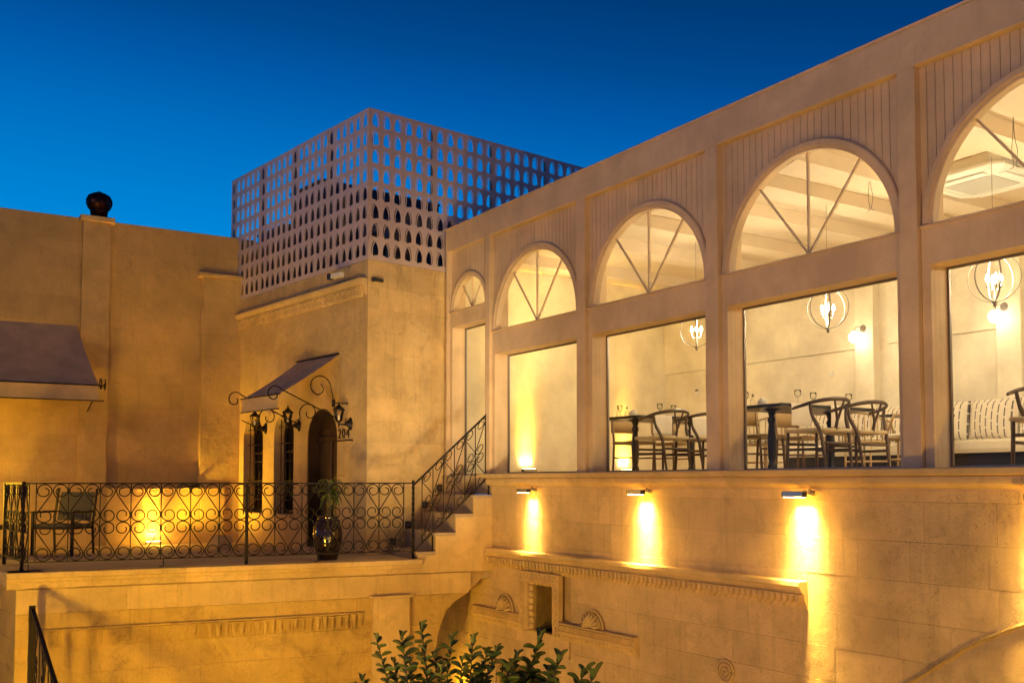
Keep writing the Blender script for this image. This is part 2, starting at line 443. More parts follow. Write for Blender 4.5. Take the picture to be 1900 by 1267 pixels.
# plates beside and above each opening, butted round it
prev = -1.30
cols = []
for i, (a, b, c, r, sp, so) in enumerate(bay):
    part('lintel', MB().box(a - .085, b + .085, .0, .049, so, sp - .03), 'facade_paint', rest)
    part('window_ledge', MB().profile([(.049, sp - .03), (-.022, sp - .03), (-.022, sp - .012), (-.006, sp - .004), (.10, sp - .002), (.10, sp - .03)], a - .085, b + .085), 'facade_paint', rest)
    part('jamb', MB().box(a - .085, a - .001, 0, .049, SILL, so), 'facade_paint', rest)
    part('jamb', MB().box(b + .001, b + .085, 0, .049, SILL, so), 'facade_paint', rest)
    # moulded ring
    def ringmesh(r0, r1, v0, v1):
        m = MB(); N = 40
        pr = [(r0, v1), (r0, v0 + .012), (r0 + .012, v0 + .004), (r0 + .03, v0 + .004), (r0 + .036, v0 - .012), (r1 - .012, v0 - .012), (r1, v0), (r1, v1)]
        for k in range(N + 1):
            an = R(180 * k / N)
            m.v += [(c + q * math.cos(an), v, sp + q * math.sin(an)) for q, v in pr]
        L_ = len(pr)
        for k in range(N):
            for q in range(L_):
                e = (q + 1) % L_
                m.f.append((k * L_ + q, k * L_ + e, (k + 1) * L_ + e, (k + 1) * L_ + q)); m.smooth.append(False)
        return m
    R1 = r + .085 if i else r + .07
    part('arch_ring', ringmesh(r - .012, R1, -.002, .049), 'facade_paint', rest)
    # vertical boards over the arch
    bw = .083; ba, bb = a - .105, b + .105
    if i == 0: ba = -1.27
    nb = max(1, round((bb - ba) / bw)); bw = (bb - ba) / nb
    for k in range(nb):
        x0 = ba + k * bw + .003; x1 = ba + (k + 1) * bw - .003
        def bot(x):
            d = abs(x - c)
            return sp + math.sqrt(max(0, (R1 - .02) ** 2 - d * d)) if d < R1 - .02 else sp - .028
        xs = [x0, (x0 + x1) / 2, x1]
        if abs(max(abs(x0 - c), abs(x1 - c)) - (R1 - .02)) < bw:
            xs = [x0 + (x1 - x0) * q / 6 for q in range(7)]
        top = BND - .001
        vo = random.uniform(0, .003)
        m = MB(); nn = len(xs); cx = (x0 + x1) / 2
        fr = [(x - cx, bot(x)) for x in xs] + [(x1 - cx, top), (x0 - cx, top)]
        m.prism([(p, q - sp) for p, q in fr], .024 + vo, .0495)
        part('board', m, 'facade_paint', rest, loc=(cx, 0, sp))
    # lunette glazing
    part('pane', sheet([arc(c, sp + .002, r - .004, 0, 180, 32)], .100, .106), 'window_glass', rest)
    for an in (90, 52, 128):
        m = MB(); L_ = r - .008
        M = Matrix.Translation((c + math.cos(R(an)) * L_ / 2, .075, sp + .005 + math.sin(R(an)) * L_ / 2)) @ Matrix.Rotation(-R(an), 4, 'Y')
        m.obox(M, L_, .026, .017 if i else .014)
        part('muntin', m, 'facade_paint', rest)
    # tall glazing below
    zb = SILL if i else ZF
    part('pane', MB().box(a + .02, b - .02, .232, .238, zb + .02, so - .02), 'window_glass', rest)
    fr = MB()
    fr.box(a + .001, a + .022, .222, .248, zb + .006, so - .001); fr.box(b - .022, b - .001, .222, .248, zb + .006, so - .001)
    fr.box(a + .022, b - .022, .222, .248, so - .022, so - .001); fr.box(a + .022, b - .022, .222, .248, zb + .006, zb + .022)
    part('glazing_frame', fr, 'grey_metal', rest)
    prev = b
cols = [(-1.30, -1.245)] + [((BAYS[i][1] + BAYS[i + 1][0]) / 2 - .10, (BAYS[i][1] + BAYS[i + 1][0]) / 2 + .075) for i in range(4)] + [(9.18, 9.4)]
cols[1] = (-.10, -.02) if False else (-.115, .0)
for a, b in cols:
    part('column', MB().cbox(a, b, -.05, .0488, SILL if a > -1 else ZF, BND, .004), 'facade_paint', rest)
part('roof_beam', MB().cbox(-1.31, UE, -.052, .30, BND, TOP, .006), 'facade_paint', rest)
part('roof_coping', MB().box(-1.33, UE, -.065, .34, TOP, TOP + .025), 'facade_paint', rest)
part('roof', MB().box(-1.43, UE, .302, 6.2, 3.52, 3.70), 'roof_dark', rest)
# room
part('floor', MB().box(-1.43, UE, .262, 4.63, ZF - .12, ZF), 'terrace_paving', rest)
part('end_wall', MB().box(-1.63, -1.43, .2, 4.9, ZF - .1, 3.50), 'room_plaster', rest)
part('back_wall', MB().box(-1.43, UE, 4.63, 4.83, ZF - .1, 3.50), 'room_plaster', rest)
part('back_wall_panel', MB().cbox(-1.42, 2.80, 4.585, 4.629, 1.95, 3.50, .006), 'room_plaster', rest)
part('back_wall_panel', MB().cbox(3.30, 4.95, 4.585, 4.629, 1.97, 3.50, .006), 'room_plaster', rest)
for a, b in ((2.82, 3.14), (4.97, 5.3), (7.3, 7.6)):
    part('wall_pier', MB().cbox(a, b, 4.48, 4.628, ZF, 3.50, .008), 'room_plaster', rest)
part('side_wall', MB().box(UE, UE + .2, .0, 4.8, ZF - .1, TOP), 'room_plaster', rest)
part('ceiling', MB().box(-1.43, UE, .262, 4.63, 3.50, 3.515), 'ceiling_paint', rest)
for u in (-.5, 1.05, 2.2, 3.35, 4.3, 5.1, 6.65, 8.1, 9.2):
    part('ceiling_beam', MB().box(u - .17, u + .17, .262, 4.48, 3.33, 3.499), 'ceiling_paint', rest)
part('inner_beam', MB().box(-1.43, UE, .262, .36, 3.30, 3.499), 'ceiling_paint', rest)

# pendants -------------------------------------------------
def ring_pts(r, tilt, n=40):
    return [Matrix.Rotation(tilt, 3, 'Z') @ Vector((r * math.cos(2 * math.pi * k / n), 0, r * math.sin(2 * math.pi * k / n))) for k in range(n + 1)]
pend = thing('pendant_light', 'round wire cage pendant lamp hanging in the third window, partly behind the column', 'pendant lamp', PA, (2.13, 2.0, 2.11), group='globe cage pendant lamps in the restaurant')
def flat_ring(r, ang, w, t):
    m = MB(); N = 44
    Mx = Matrix.Rotation(ang, 3, 'Z')
    for k in range(N):
        a = 2 * math.pi * k / N
        for q, y in ((r - t / 2, -w / 2), (r + t / 2, -w / 2), (r + t / 2, w / 2), (r - t / 2, w / 2)):
            m.v.append(tuple(Mx @ Vector((q * math.cos(a), y, q * math.sin(a)))))
    for k in range(N):
        for e in range(4):
            f = (e + 1) % 4; n2 = (k + 1) % N
            m.f.append((k * 4 + e, k * 4 + f, n2 * 4 + f, n2 * 4 + e)); m.smooth.append(False)
    return m
for an, r in ((R(20), .25), (R(75), .243), (R(135), .236)):
    part('ring', flat_ring(r, an, .016, .005), 'grey_metal', pend)
part('rod', MB().tube([(0, 0, .25), (0, 0, 1.25)], .0025, 5), 'grey_metal', pend)
part('finial', MB().lathe([(.004, -.30), (.02, -.285), (.012, -.27), (.03, -.255), (.03, -.245), (.006, -.235), (.006, -.12)], 12), 'grey_metal', pend)
arm = MB()
for k in range(4):
    a = R(45 + 90 * k); arm.tube([(0, 0, -.12), (.05 * math.cos(a), .05 * math.sin(a), -.125), (.065 * math.cos(a), .065 * math.sin(a), -.09)], .005, 5)
    arm.lathe([(.012, 0), (.018, .01), (.011, .015), (.011, .06)], 8, (.065 * math.cos(a), .065 * math.sin(a), -.10))
part('candle_arm', arm, 'grey_metal', pend)
for k in range(4):
    a = R(45 + 90 * k)
    part('bulb', MB().lathe([(.006, 0), (.016, .02), (.017, .035), (.008, .065), (.002, .08)], 10, (.065 * math.cos(a), .065 * math.sin(a), -.04)), 'bulb', pend)
for u, l in ((4.36, 'round wire cage pendant lamp hanging in the fourth window above the set table'), (6.435, 'round wire cage pendant lamp hanging in the window at the right edge, over the sofa')):
    c = copy_tree(pend); place(c, PA, u, 2.0, 2.07); c['label'] = l
for u in (2.13, 4.36, 6.435, 8.6):
    light('POINT', 'pendant_glow', PA.pt(u, 2.0, 2.09), 92, WARM, shadow_soft_size=.07)
light('POINT', 'end_room_glow', PA.pt(-.2, 1.7, 2.6), 52, (1, .74, .30), shadow_soft_size=.15)
# sconces
def sconce(u, lab):
    s = thing('wall_sconce', lab, 'wall lamp', PA, (u, 4.478, 2.22), group='globe wall lamps on the piers inside')
    part('backplate', MB().add(*(lambda m: (m.v, m.f))(MB().lathe([(.0, -.012), (.055, -.012), (.055, 0), (.0, 0)], 20)), sm=False), 'grey_metal', s, rot=(R(90), 0, 0))
    part('arm', MB().tube(bezier([(0, -.01, 0), (0, -.06, .02), (-.02, -.13, .01), (-.03, -.15, -.06)], 5), .007, 6), 'grey_metal', s)
    part('globe', MB().lathe([(.004, -.11), (.045, -.10), (.075, -.065), (.085, -.02), (.078, .01), (.05, .045), (.03, .055)], 20, (-.03, -.15, -.11)), 'globe', s)
    light('POINT', 'sconce_glow', PA.pt(u - .03, 4.30, 2.05), 7, WARM, shadow_soft_size=.09)
sconce(2.97, 'globe wall lamp on the pier seen through the fourth window')
sconce(5.09, 'globe wall lamp on the pier at the right edge of the picture')
# end wall washers on the floor
PE = Plan(PA.pt(-1.43), PA.n)
def washer(plan, u, v, z, rz, lab, energy, up=True, size=.22, spread=46, col=AMBER, grp=None, bright=True):
    t = thing('wall_washer', lab, 'wall lamp', plan, (u, v, z), rz, grp)
    s = 1 if up else -1
    part('housing', MB().cbox(-.12, .12, -.035, .035, -.028, .028, .006), 'silver', t)
    part('lens', MB().box(-.11, .11, -.026, .026, (.0285 if up else -.0325), (.0325 if up else -.0285)), 'lamp_lens', t)
    for x in (-.128, .121):
        part('end_cap', MB().box(x, x + .007, -.03, .03, -.022, .022), 'dark_plastic', t)
    part('bracket', MB().box(-.03, .03, .036, .09, -.012, .012), 'grey_metal', t)
    if up:
        light('AREA', 'washer_light', (0, .05, .036), energy * .7, col, shape='RECTANGLE', size=size, size_y=.03, spread=R(spread), parent=t, rot=(math.pi - R(16), 0, 0))
        light('AREA', 'washer_light', (0, .0, .036), energy * .3, col, shape='RECTANGLE', size=size, size_y=.03, spread=R(26), parent=t, rot=(math.pi - R(5), 0, 0))
    else:
        for y_, e_, c_, sp_, a_ in ((.085, .20, (1, .68, .26), 62, 14), (.03, .18, (1, .64, .18), 44, 10), (.0, .13, (1, .60, .12), 30, 4), (.0, .16, (1, .60, .12), 120, 4)):
            light('AREA', 'washer_light', (0, y_, -.036), energy * e_, c_, shape='RECTANGLE', size=size, size_y=.03, spread=R(sp_), parent=t, rot=(R(a_), 0, 0))
    return t
washer(PE, 1.54, -.10, .19, 0, 'floor uplight washing the end wall in the second window', 17, grp='amber uplights inside the restaurant', spread=60)
washer(PE, 3.62, -.10, .19, 0, 'floor uplight glowing between the chair legs in the third window', 14, grp='amber uplights inside the restaurant', spread=60)
# air conditioner
ac = thing('air_conditioner', 'square white cassette air conditioner on the ceiling behind the rightmost arch', 'air conditioner', PA, (5.88, 2.75, 3.42))
m = MB().cbox(-.47, .47, -.47, .47, -.03, .0, .01)
def octa(w, c, z): return [(-w + c, -w, z), (w - c, -w, z), (w, -w + c, z), (w, w - c, z), (w - c, w, z), (-w + c, w, z), (-w, w - c, z), (-w, -w + c, z)]
def loft(rings):
    m = MB(); n = len(rings[0])
    for r_ in rings: m.v += r_
    for k in range(len(rings) - 1):
        for i in range(n): m.f.append((k * n + i, k * n + (i + 1) % n, (k + 1) * n + (i + 1) % n, (k + 1) * n + i)); m.smooth.append(False)
    m.f.append(tuple(reversed(range(n)))); m.f.append(tuple((len(rings) - 1) * n + i for i in range(n))); m.smooth += [False, False]
    return m
part('housing', loft([octa(.36, .06, -.13), octa(.44, .10, -.12), octa(.475, .10, -.08), octa(.475, .10, -.05), octa(.42, .08, -.045), octa(.42, .08, .078)]), 'white_plastic', ac)
gr = MB()
for k in range(25):
    x = -.27 + .54 * k / 24
    gr.box(x - .0028, x + .0028, -.27, .27, -.142, -.136); gr.box(-.27, .27, x - .0028, x + .0028, -.1355, -.1310)
g_ = part('grille', gr, 'white_plastic', ac)
part('grille_back', MB().box(-.275, .275, -.275, .275, -.1305, -.1300), 'grey_metal', ac)
for k in range(4):
    part('flap', MB().box(-.27, .27, -.42, -.35, -.140, -.131), 'ceramic', ac, rot=(0, 0, R(90 * k)))
# loose ceiling wires
for u, v, lab in ((3.0, 1.9, 'pair of loose wires hanging from the ceiling behind the third arch'), (5.2, 1.7, 'pair of loose wires hanging from the ceiling behind the fourth arch'), (6.9, 1.6, 'loose wires hanging from the ceiling behind the rightmost arch')):
    w = thing('ceiling_wire', lab, 'wire', PA, (u, v, 3.5), group='loose wires on the restaurant ceiling')
    for s in (-1, 1):
        part('wire', MB().tube(bezier([(0, 0, 0), (.01 * s, 0, -.2), (.03 * s, .01, -.35), (.01 * s, .01, -.47), (.05 * s, 0, -.5)], 4), .004, 5), 'grey_metal', w)
# switch and thermostat
t = thing('light_switch', 'small square light switch on the back wall under the fourth window pendant', 'light switch', PA, (2.28, 4.628, 1.63))
part('plate', MB().cbox(-.045, .045, -.012, 0, -.045, .045, .003), 'white_plastic', t); part('rocker', MB().cbox(-.024, .024, -.018, -.0121, -.028, .028, .002), 'ceramic', t)
t = thing('thermostat', 'white wall thermostat with grey display seen in the third window', 'thermostat', PA, (-.60, 4.628, 1.58))
part('case', MB().cbox(-.055, .055, -.022, 0, -.075, .075, .004), 'white_plastic', t); part('display', MB().box(-.038, .038, -.0235, -.0221, .01, .052), 'grey_metal', t)

# ---- furniture in the restaurant
def wishbone():
    """Chair facing +x; origin on the floor under the seat."""
    c = thing('wishbone_chair', 'x', 'chair')
    w = 'walnut'
    part('leg', MB().tube([(.24, -.235, 0), (.23, -.23, .20), (.225, -.225, .455)], [.014, .019, .017], 8), w, c)
    part('leg', MB().tube([(.24, .235, 0), (.23, .23, .20), (.225, .225, .455)], [.014, .019, .017], 8), w, c)
    for s in (-1, 1):
        part('leg', MB().tube(bezier([(-.25, .20 * s, 0), (-.225, .21 * s, .20), (-.195, .225 * s, .42), (-.13, .265 * s, .58), (-.12, .285 * s, .70)], 5), [.014] * 5 + [.019] * 5 + [.021] * 5 + [.017] * 5 + [.014], 8), w, c)
    pts = bezier([(.10, -.30, .665), (-.03, -.305, .69), (-.17, -.26, .725), (-.255, -.14, .75), (-.28, 0, .757), (-.255, .14, .75), (-.17, .26, .725), (-.03, .305, .69), (.10, .30, .665)], 5)
    part('back_rail', MB().tube(pts, [.015 + .008 * math.sin(math.pi * i / (len(pts) - 1)) for i in range(len(pts))], 8, flat=.75), w, c)
    y = MB()
    y.tube([(-.205, .0, .43), (-.235, 0, .56)], [.026, .022], 4, flat=.35)
    y.tube([(-.235, -.006, .55), (-.262, -.075, .745)], [.02, .014], 4, flat=.4); y.tube([(-.235, .006, .55), (-.262, .075, .745)], [.02, .014], 4, flat=.4)
    part('back_splat', y, w, c)
    seat = MB(); N = 8
    for i in range(N + 1):
        for j in range(N + 1):
            x = -.205 + .44 * i / N; yy = (-.21 - .03 * i / N) + (.42 + .06 * i / N) * j / N
            dz = -.028 * math.sin(math.pi * i / N) ** .5 * math.sin(math.pi * j / N) ** .5 if 0 < i < N and 0 < j < N else 0
            seat.v.append((x, yy, .452 + dz))
    for i in range(N):
        for j in range(N):
            a = i * (N + 1) + j; seat.f.append((a, a + N + 1, a + N + 2, a + 1)); seat.smooth.append(True)
    for a, b in (((-.205, -.21), (.235, -.24)), ((-.205, .21), (.235, .24)), ((-.205, -.21), (-.205, .21)), ((.235, -.24), (.235, .24))):
        seat.tube([(a[0], a[1], .437), (b[0], b[1], .437)], .022, 8)
    part('seat', seat, 'cord', c)
    for z, pts2 in ((.30, [(.23, -.23), (.23, .23)]), (.24, [(-.225, -.21), (.23, -.23)]), (.24, [(-.225, .21), (.23, .23)]), (.30, [(-.22, -.21), (-.22, .21)])):
        part('stretcher', MB().tube([(pts2[0][0], pts2[0][1], z), (pts2[1][0], pts2[1][1], z)], .017, 6, flat=.6), w, c)
    return c
def place_chair(src, u, v, ang, lab, grp):
    c = src if 'used' not in USED.get(src.name, '') else copy_tree(src)
    USED[src.name] = 'used'; place(c, PA, u, v, ZF, R(ang)); c['label'] = lab; c['group'] = grp
    return c
USED = {}
wc = wishbone()
G1 = 'round backed wooden chairs at the restaurant tables'
place_chair(wc, 5.16, .85, 180, 'wishbone chair nearest the glass in the fourth window, its round back toward us', G1)
place_chair(wc, 5.10, 1.55, 176, 'second wishbone chair in the fourth window, beside the rattan tub chair', G1)
place_chair(wc, 7.50, .98, -75, 'wishbone chair cut by the right edge, in front of the striped cushion', G1)
place_chair(wc, 2.98, .62, 184, 'wishbone chair nearest the glass in the third window, napkin beyond its back', G1)
place_chair(wc, 2.92, 1.32, 178, 'wishbone chair half hidden by the column right of the third window', G1)
def panel_chair():
    c = thing('panel_back_chair', 'x', 'chair')
    for x, y, zt in ((.2, -.2, .45), (.2, .2, .45), (-.2, -.2, .82), (-.2, .2, .82)):
        part('leg', MB().tube([(x * 1.15, y, 0), (x, y, .45), (x * (1 if zt < .5 else 1.2), y, zt)], .016, 8), 'oak', c)
    part('seat', MB().cbox(-.22, .22, -.22, .22, .43, .475, .01), 'leather', c)
    m = MB(); N = 8
    for i in range(N + 1):
        y = -.23 + .46 * i / N; x = -.225 - .035 * math.sin(math.pi * i / N)
        m.v += [(x, y, .60), (x - .02, y, .83), (x + .014, y, .60), (x - .006, y, .83)]
    for i in range(N):
        a = i * 4; b = a + 4
        m.f += [(a, b, b + 1, a + 1), (a + 2, a + 3, b + 3, b + 2), (a + 1, b + 1, b + 3, a + 3), (a, a + 2, b + 2, b)]; m.smooth += [True] * 4
    m.f += [(0, 1, 3, 2), (N * 4, N * 4 + 2, N * 4 + 3, N * 4 + 1)]; m.smooth += [False] * 2
    part('backrest', m, 'leather', c)
    for s in (-1, 1): part('stretcher', MB().tube([(-.21, .2 * s, .24), (.21, .2 * s, .24)], .012, 6), 'oak', c)
    part('stretcher', MB().tube([(.21, -.2, .30), (.21, .2, .30)], .012, 6), 'oak', c)
    return c
pc = panel_chair()
G2 = 'panel backed chairs on the far side of the tables'
place_chair(pc, 3.62, 2.35, 0, 'panel backed chair at the far end of the fourth window table', G2)
place_chair(pc, 3.62, 1.6, 0, 'panel backed chair behind the dark pedestal of the fourth window table', G2)
place_chair(pc, 1.32, 2.30, 0, 'panel backed chair at the far end of the third window table', G2)
place_chair(pc, 1.32, 1.55, 0, 'panel backed chair deeper in the third window, behind the table pedestal', G2)
def tub_chair():
    c = thing('rattan_tub_chair', 'x', 'chair')
    N = 15; top = []
    for k in range(N):
        a = R(70 + 220 * k / (N - 1)); top.append((.29 * math.cos(a), .29 * math.sin(a), .66 + .11 * (-math.cos(a) if math.cos(a) < 0 else 0)))
    part('hoop', MB().tube([(.20, .28, .40)] + top + [(.20, -.28, .40)], .015, 7), 'rattan', c)
    part('seat_ring', MB().tube([(.27 * math.cos(R(a)), .27 * math.sin(R(a)), .40) for a in range(0, 361, 20)], .014, 6), 'rattan', c)
    part('lower_ring', MB().tube([(.25 * math.cos(R(a)), .25 * math.sin(R(a)), .16) for a in range(0, 361, 20)], .011, 6), 'rattan', c)
    for k in range(1, N - 1):
        t_ = top[k]; part('spindle', MB().tube([(t_[0] * .93, t_[1] * .93, .40), t_], .008, 5), 'rattan', c)
    for a in (45, 135, 225, 315):
        part('leg', MB().tube([(.27 * math.cos(R(a)), .27 * math.sin(R(a)), 0), (.26 * math.cos(R(a)), .26 * math.sin(R(a)), .40)], .014, 7), 'rattan', c)
    part('seat', MB().lathe([(0, .405), (.25, .405), (.26, .43), (.24, .455), (0, .46)], 20), 'cushion', c)
    return c
tb = tub_chair()
G3 = 'rattan tub chairs by the sofa'
place_chair(tb, 5.05, 2.55, 200, 'pale rattan tub chair between the wishbone chairs and the column', G3)
place_chair(tb, 4.05, 3.1, 90, 'rattan tub chair in the middle of the room behind the fourth window table', G3)
place_chair(tb, 2.9, 2.5, 180, 'rattan tub chair deep in the third window behind the set table', G3)
def table(u, v, lab, grp):
    t = thing('dining_table', lab, 'table', PA, (u, v, ZF), group=grp)
    part('tabletop', MB().cbox(-.40, .40, -.80, .80, .72, .755, .006), 'black_top', t)
    for y in (-.50, .50):
        l = part('pedestal', MB().lathe([(.05, .03), (.05, .08), (.032, .12), (.045, .18), (.05, .40), (.034, .55), (.05, .60), (.03, .64), (.05, .70), (.11, .72)], 16, (0, y, 0)), 'black_top', t)
        part('foot', MB().box(-.28, .28, y - .035, y + .035, 0, .03).box(-.035, .035, y - .2, y - .0355, 0, .0295).box(-.035, .035, y + .0355, y + .2, 0, .0295), 'black_top', t)
    return t
G4 = 'set dining tables at the windows'
table(4.37, 1.50, 'black pedestal dining table set with glasses in the fourth window', G4)
table(2.06, 1.45, 'black pedestal dining table set with glasses in the third window', G4)
t = thing('side_table', 'small black table before the sofa, left of the chair at the right edge', 'table', PA, (4.45, 3.55, ZF), group=G4)
part('tabletop', MB().cbox(-.30, .30, -.35, .35, .72, .75, .005), 'black_top', t); part('pedestal', MB().lathe([(.2, 0), (.2, .02), (.03, .04), (.03, .72)], 16), 'black_top', t)
# sofa along the back wall
so = thing('sofa_bench', 'long upholstered bench with striped back cushions along the back wall', 'sofa', PA, (0, 0, ZF))
part('base', MB().cbox(2.0, 8.6, 3.92, 4.46, .10, .26, .01), 'black_top', so)
for k in range(11):
    part('leg', MB().box(2.1 + .62 * k, 2.15 + .62 * k, 3.95, 4.0, 0, .0995), 'black_top', so)
for k in range(5):
    a = 2.0 + 1.32 * k
    part('seat_cushion', loft([[(a + .02, 3.86, .261), (a + 1.30, 3.86, .261), (a + 1.30, 4.46, .261), (a + .02, 4.46, .261)], [(a + .005, 3.84, .31), (a + 1.315, 3.84, .31), (a + 1.315, 4.46, .31), (a + .005, 4.46, .31)], [(a + .005, 3.84, .39), (a + 1.315, 3.84, .39), (a + 1.315, 4.46, .39), (a + .005, 4.46, .39)], [(a + .03, 3.88, .425), (a + 1.29, 3.88, .425), (a + 1.29, 4.45, .425), (a + .03, 4.45, .425)]]), 'cushion', so)
    for q in range(2):
        b = a + .66 * q
        m = MB(); N = 10
        for i in range(N + 1):
            for j in range(N + 1):
                x = b + .01 + .64 * i / N; z = .43 + .52 * j / N
                e = (math.sin(math.pi * i / N) * math.sin(math.pi * j / N)) ** .35 if 0 < i < N and 0 < j < N else 0
                m.v.append((x, 4.36 - .12 * e + .06 * j / N, z))
        for i in range(N):
            for j in range(N):
                k2 = i * (N + 1) + j; m.f.append((k2, k2 + N + 1, k2 + N + 2, k2 + 1)); m.smooth.append(True)
        m.box(b + .012, b + .648, 4.425, 4.459, .432, .948)
        part('back_cushion', m, 'striped_cloth', so)
# tableware
def wine_glass(plan_u, v, lab, s=1.0):
    g = thing('wine_glass', lab, 'glass', PA, (plan_u, v, ZF + .755), group='stemmed glasses on the set tables')
    part('bowl', MB().lathe([(.006, .085), (.028, .10), (.038, .13), (.037, .17), (.034, .172), (.035, .13), (.02, .105), (.003, .095)], 14), 'drink_glass', g)
    part('stem', MB().lathe([(.034, 0), (.034, .003), (.006, .01), (.005, .085)], 12), 'drink_glass', g)
    return g
for u, v, lab in ((4.62, 1.15, 'stemmed glass left of the near chair in the fourth window'), (4.5, 1.55, 'stemmed glass in the middle of the fourth window table'), (4.6, 2.05, 'stemmed glass above the chair back in the fourth window'), (4.12, .85, 'stemmed glass beside the oil bottles in the fourth window'),
                  (2.32, 1.15, 'stemmed glass left of the near chair in the third window'), (2.2, 1.5, 'stemmed glass above the chair back in the third window'), (2.32, 2.05, 'stemmed glass beside the column in the third window'), (1.80, .9, 'stemmed glass beside the oil bottles in the third window')):
    wine_glass(u, v, lab)
for k, (u0, nm) in enumerate(((3.98, 'fourth'), (1.72, 'third'))):
    for q, (du, dv, what) in enumerate(((.0, .0, 'left'), (.10, .06, 'right'))):
        g = thing('oil_bottle', 'glass oil bottle on the %s window table, %s of the pair' % (nm, what), 'bottle', PA, (u0 + du, .95 + dv, ZF + .755), group='oil bottles on the set tables')
        part('body', MB().lathe([(.028, 0), (.03, .02), (.03, .08), (.012, .105), (.010, .13)], 14), 'drink_glass', g)
        part('stopper', MB().lathe([(.012, .13), (.014, .14), (.006, .165)], 10), 'grey_metal', g)
    g = thing('sugar_bowl', 'white lidded sugar bowl beside the oil bottles in the %s window' % nm, 'bowl', PA, (u0 + .30, .95, ZF + .755), group='sugar bowls on the set tables')
    part('bowl', MB().lathe([(.03, 0), (.05, .02), (.055, .06), (.045, .075)], 16), 'ceramic', g); part('lid', MB().lathe([(.05, .076), (.03, .09), (.008, .094), (.01, .105)], 14), 'ceramic', g)
    for q, (v, w) in enumerate(((1.35, 'near'), (2.0, 'far'))):
        g = tag(part('plate', MB().lathe([(.06, .0), (.08, .004), (.13, .018), (.128, .021), (.075, .009), (0, .009)], 24), 'ceramic', None), 'white dinner plate at the %s place of the %s window table' % (w, nm), 'plate', 'plates on the set tables')
        place(g, PA, u0 + .52, v, ZF + .755)
        nk = thing('napkin', 'cream cloth napkin hanging over the %s end of the %s window table edge' % (w, nm), 'napkin', PA, (u0 + .795, v - .33 - .0 * q, ZF + .755), group='napkins hanging at the table edges')
        m = MB(); N = 6
        prof = [(-.14, .006), (-.03, .007), (-.004, .005), (.006, -.02), (.012, -.12), (.008, -.24)]
        for i, (x, z) in enumerate(prof):
            for j in range(N + 1): m.v.append((x + .006 * math.sin(j * 2.1 + i) * (i > 2), -.16 + .32 * j / N, z + .001 * math.sin(j)))
        for i in range(len(prof) - 1):
            for j in range(N): a = i * (N + 1) + j; m.f.append((a, a + N + 1, a + N + 2, a + 1)); m.smooth.append(True)
        part('cloth', m, 'white_cloth', nk)

# ================================================================== COURTYARD WALL UNDER THE RESTAURANT
cw = thing('courtyard_wall', 'tall limestone wall with carved frieze and niche under the restaurant windows', 'wall', PA)
ARCH = [(6.3, -2.05), (6.55, -1.89), (6.789, -1.718), (7.06, -1.53), (7.34, -1.335), (7.56, -1.21), (7.79, -1.107), (8.1, -1.01), (8.5, -.96), (9.0, -1.0), (9.5, -1.15), (9.9, -1.35)]
NU0, NU1, NZ0, NZ1 = 1.06, 1.62, -1.98, -1.30
part('wall_core', sheet([[(-2.2, ZG), (.12, ZG), (.12, -2.50), (1.2, -2.50), (1.2, ZG), (UE, ZG), (UE, -.17), (-.02, -.17), (-.02, -1.0), (-2.2, -1.0)], rect(NU0, NU1, NZ0, NZ1)], .045, .40), 'mortar', cw)
def keepA(a, b, z0, z1):
    if b > NU0 - .28 and a < NU1 + .28 and z1 > NZ0 - .1 and z0 < NZ1 + .15: return False
    if a < 1.25 and b > .08 and z0 < -2.48: return False
    return True
KA = dict(th=.046, gap=.0022, proud=.003, j=.0025, c=.0016)
for u0_, u1_, z0_, z1_ in ((-.02, .80, -1.2, -.17), (-.02, .80, -2.5, -1.2), (-.02, .10, -3.8, -2.5), (.80, 1.90, -1.2, -.17), (.80, 1.90, -2.5, -2.0), (1.22, 1.90, -3.8, -2.5), (1.90, UE, -1.2, -.17), (1.90, UE, -2.5, -1.2), (1.90, UE, -3.8, -2.5)):
    n_ = max(1, round((z1_ - z0_) / .31)); stones(cw, u0_, u1_, z0_, z1_, (z1_ - z0_) / n_, .5, .85, **KA)
stones(cw, -2.2, -.021, -3.8, -1.0, .31, .5, .85, **KA)
# arch infill, slightly proud
am = sheet([ARCH + [(9.9, ZG), (6.0, ZG), (6.0, -2.25)]], -.014, -.006)
part('vault_arch', am, 'limestone', cw)
ed = MB()
ep = bezier([(u, -.036, z) for u, z in ARCH], 4)
ed.tube([(p[0], p[1] + .02, p[2] + random.uniform(-.006, .006)) for p in ep], [.014 + random.uniform(0, .008) for _ in ep], 6)
part('arch_edge', ed, 'old_stone', cw)
# sill cornice: slab + torus
part('sill_slab', MB().profile([(.30, .119), (-.13, .119), (-.135, .11), (-.13, .065), (-.10, .055), (.05, .055), (.05, .066), (.30, .066)], -.20, UE), 'carved_stone', cw)
tor = [(.05, .054), (-.085, .054), (-.10, .04), (-.103, .015), (-.098, -.01), (-.08, -.03), (-.06, -.045), (-.035, -.05), (-.035, -.062), (-.01, -.066), (.05, -.066)]
u = -.02
while u < UE:
    w = random.uniform(.9, 1.5); part('sill_moulding', MB().profile(tor, u + .002, min(u + w, UE) - .002), 'carved_stone', cw); u += w
part('wall_band', MB().cbox(-.02, UE, -.004, .049, -.1695, -.067, .002), 'limestone', cw)
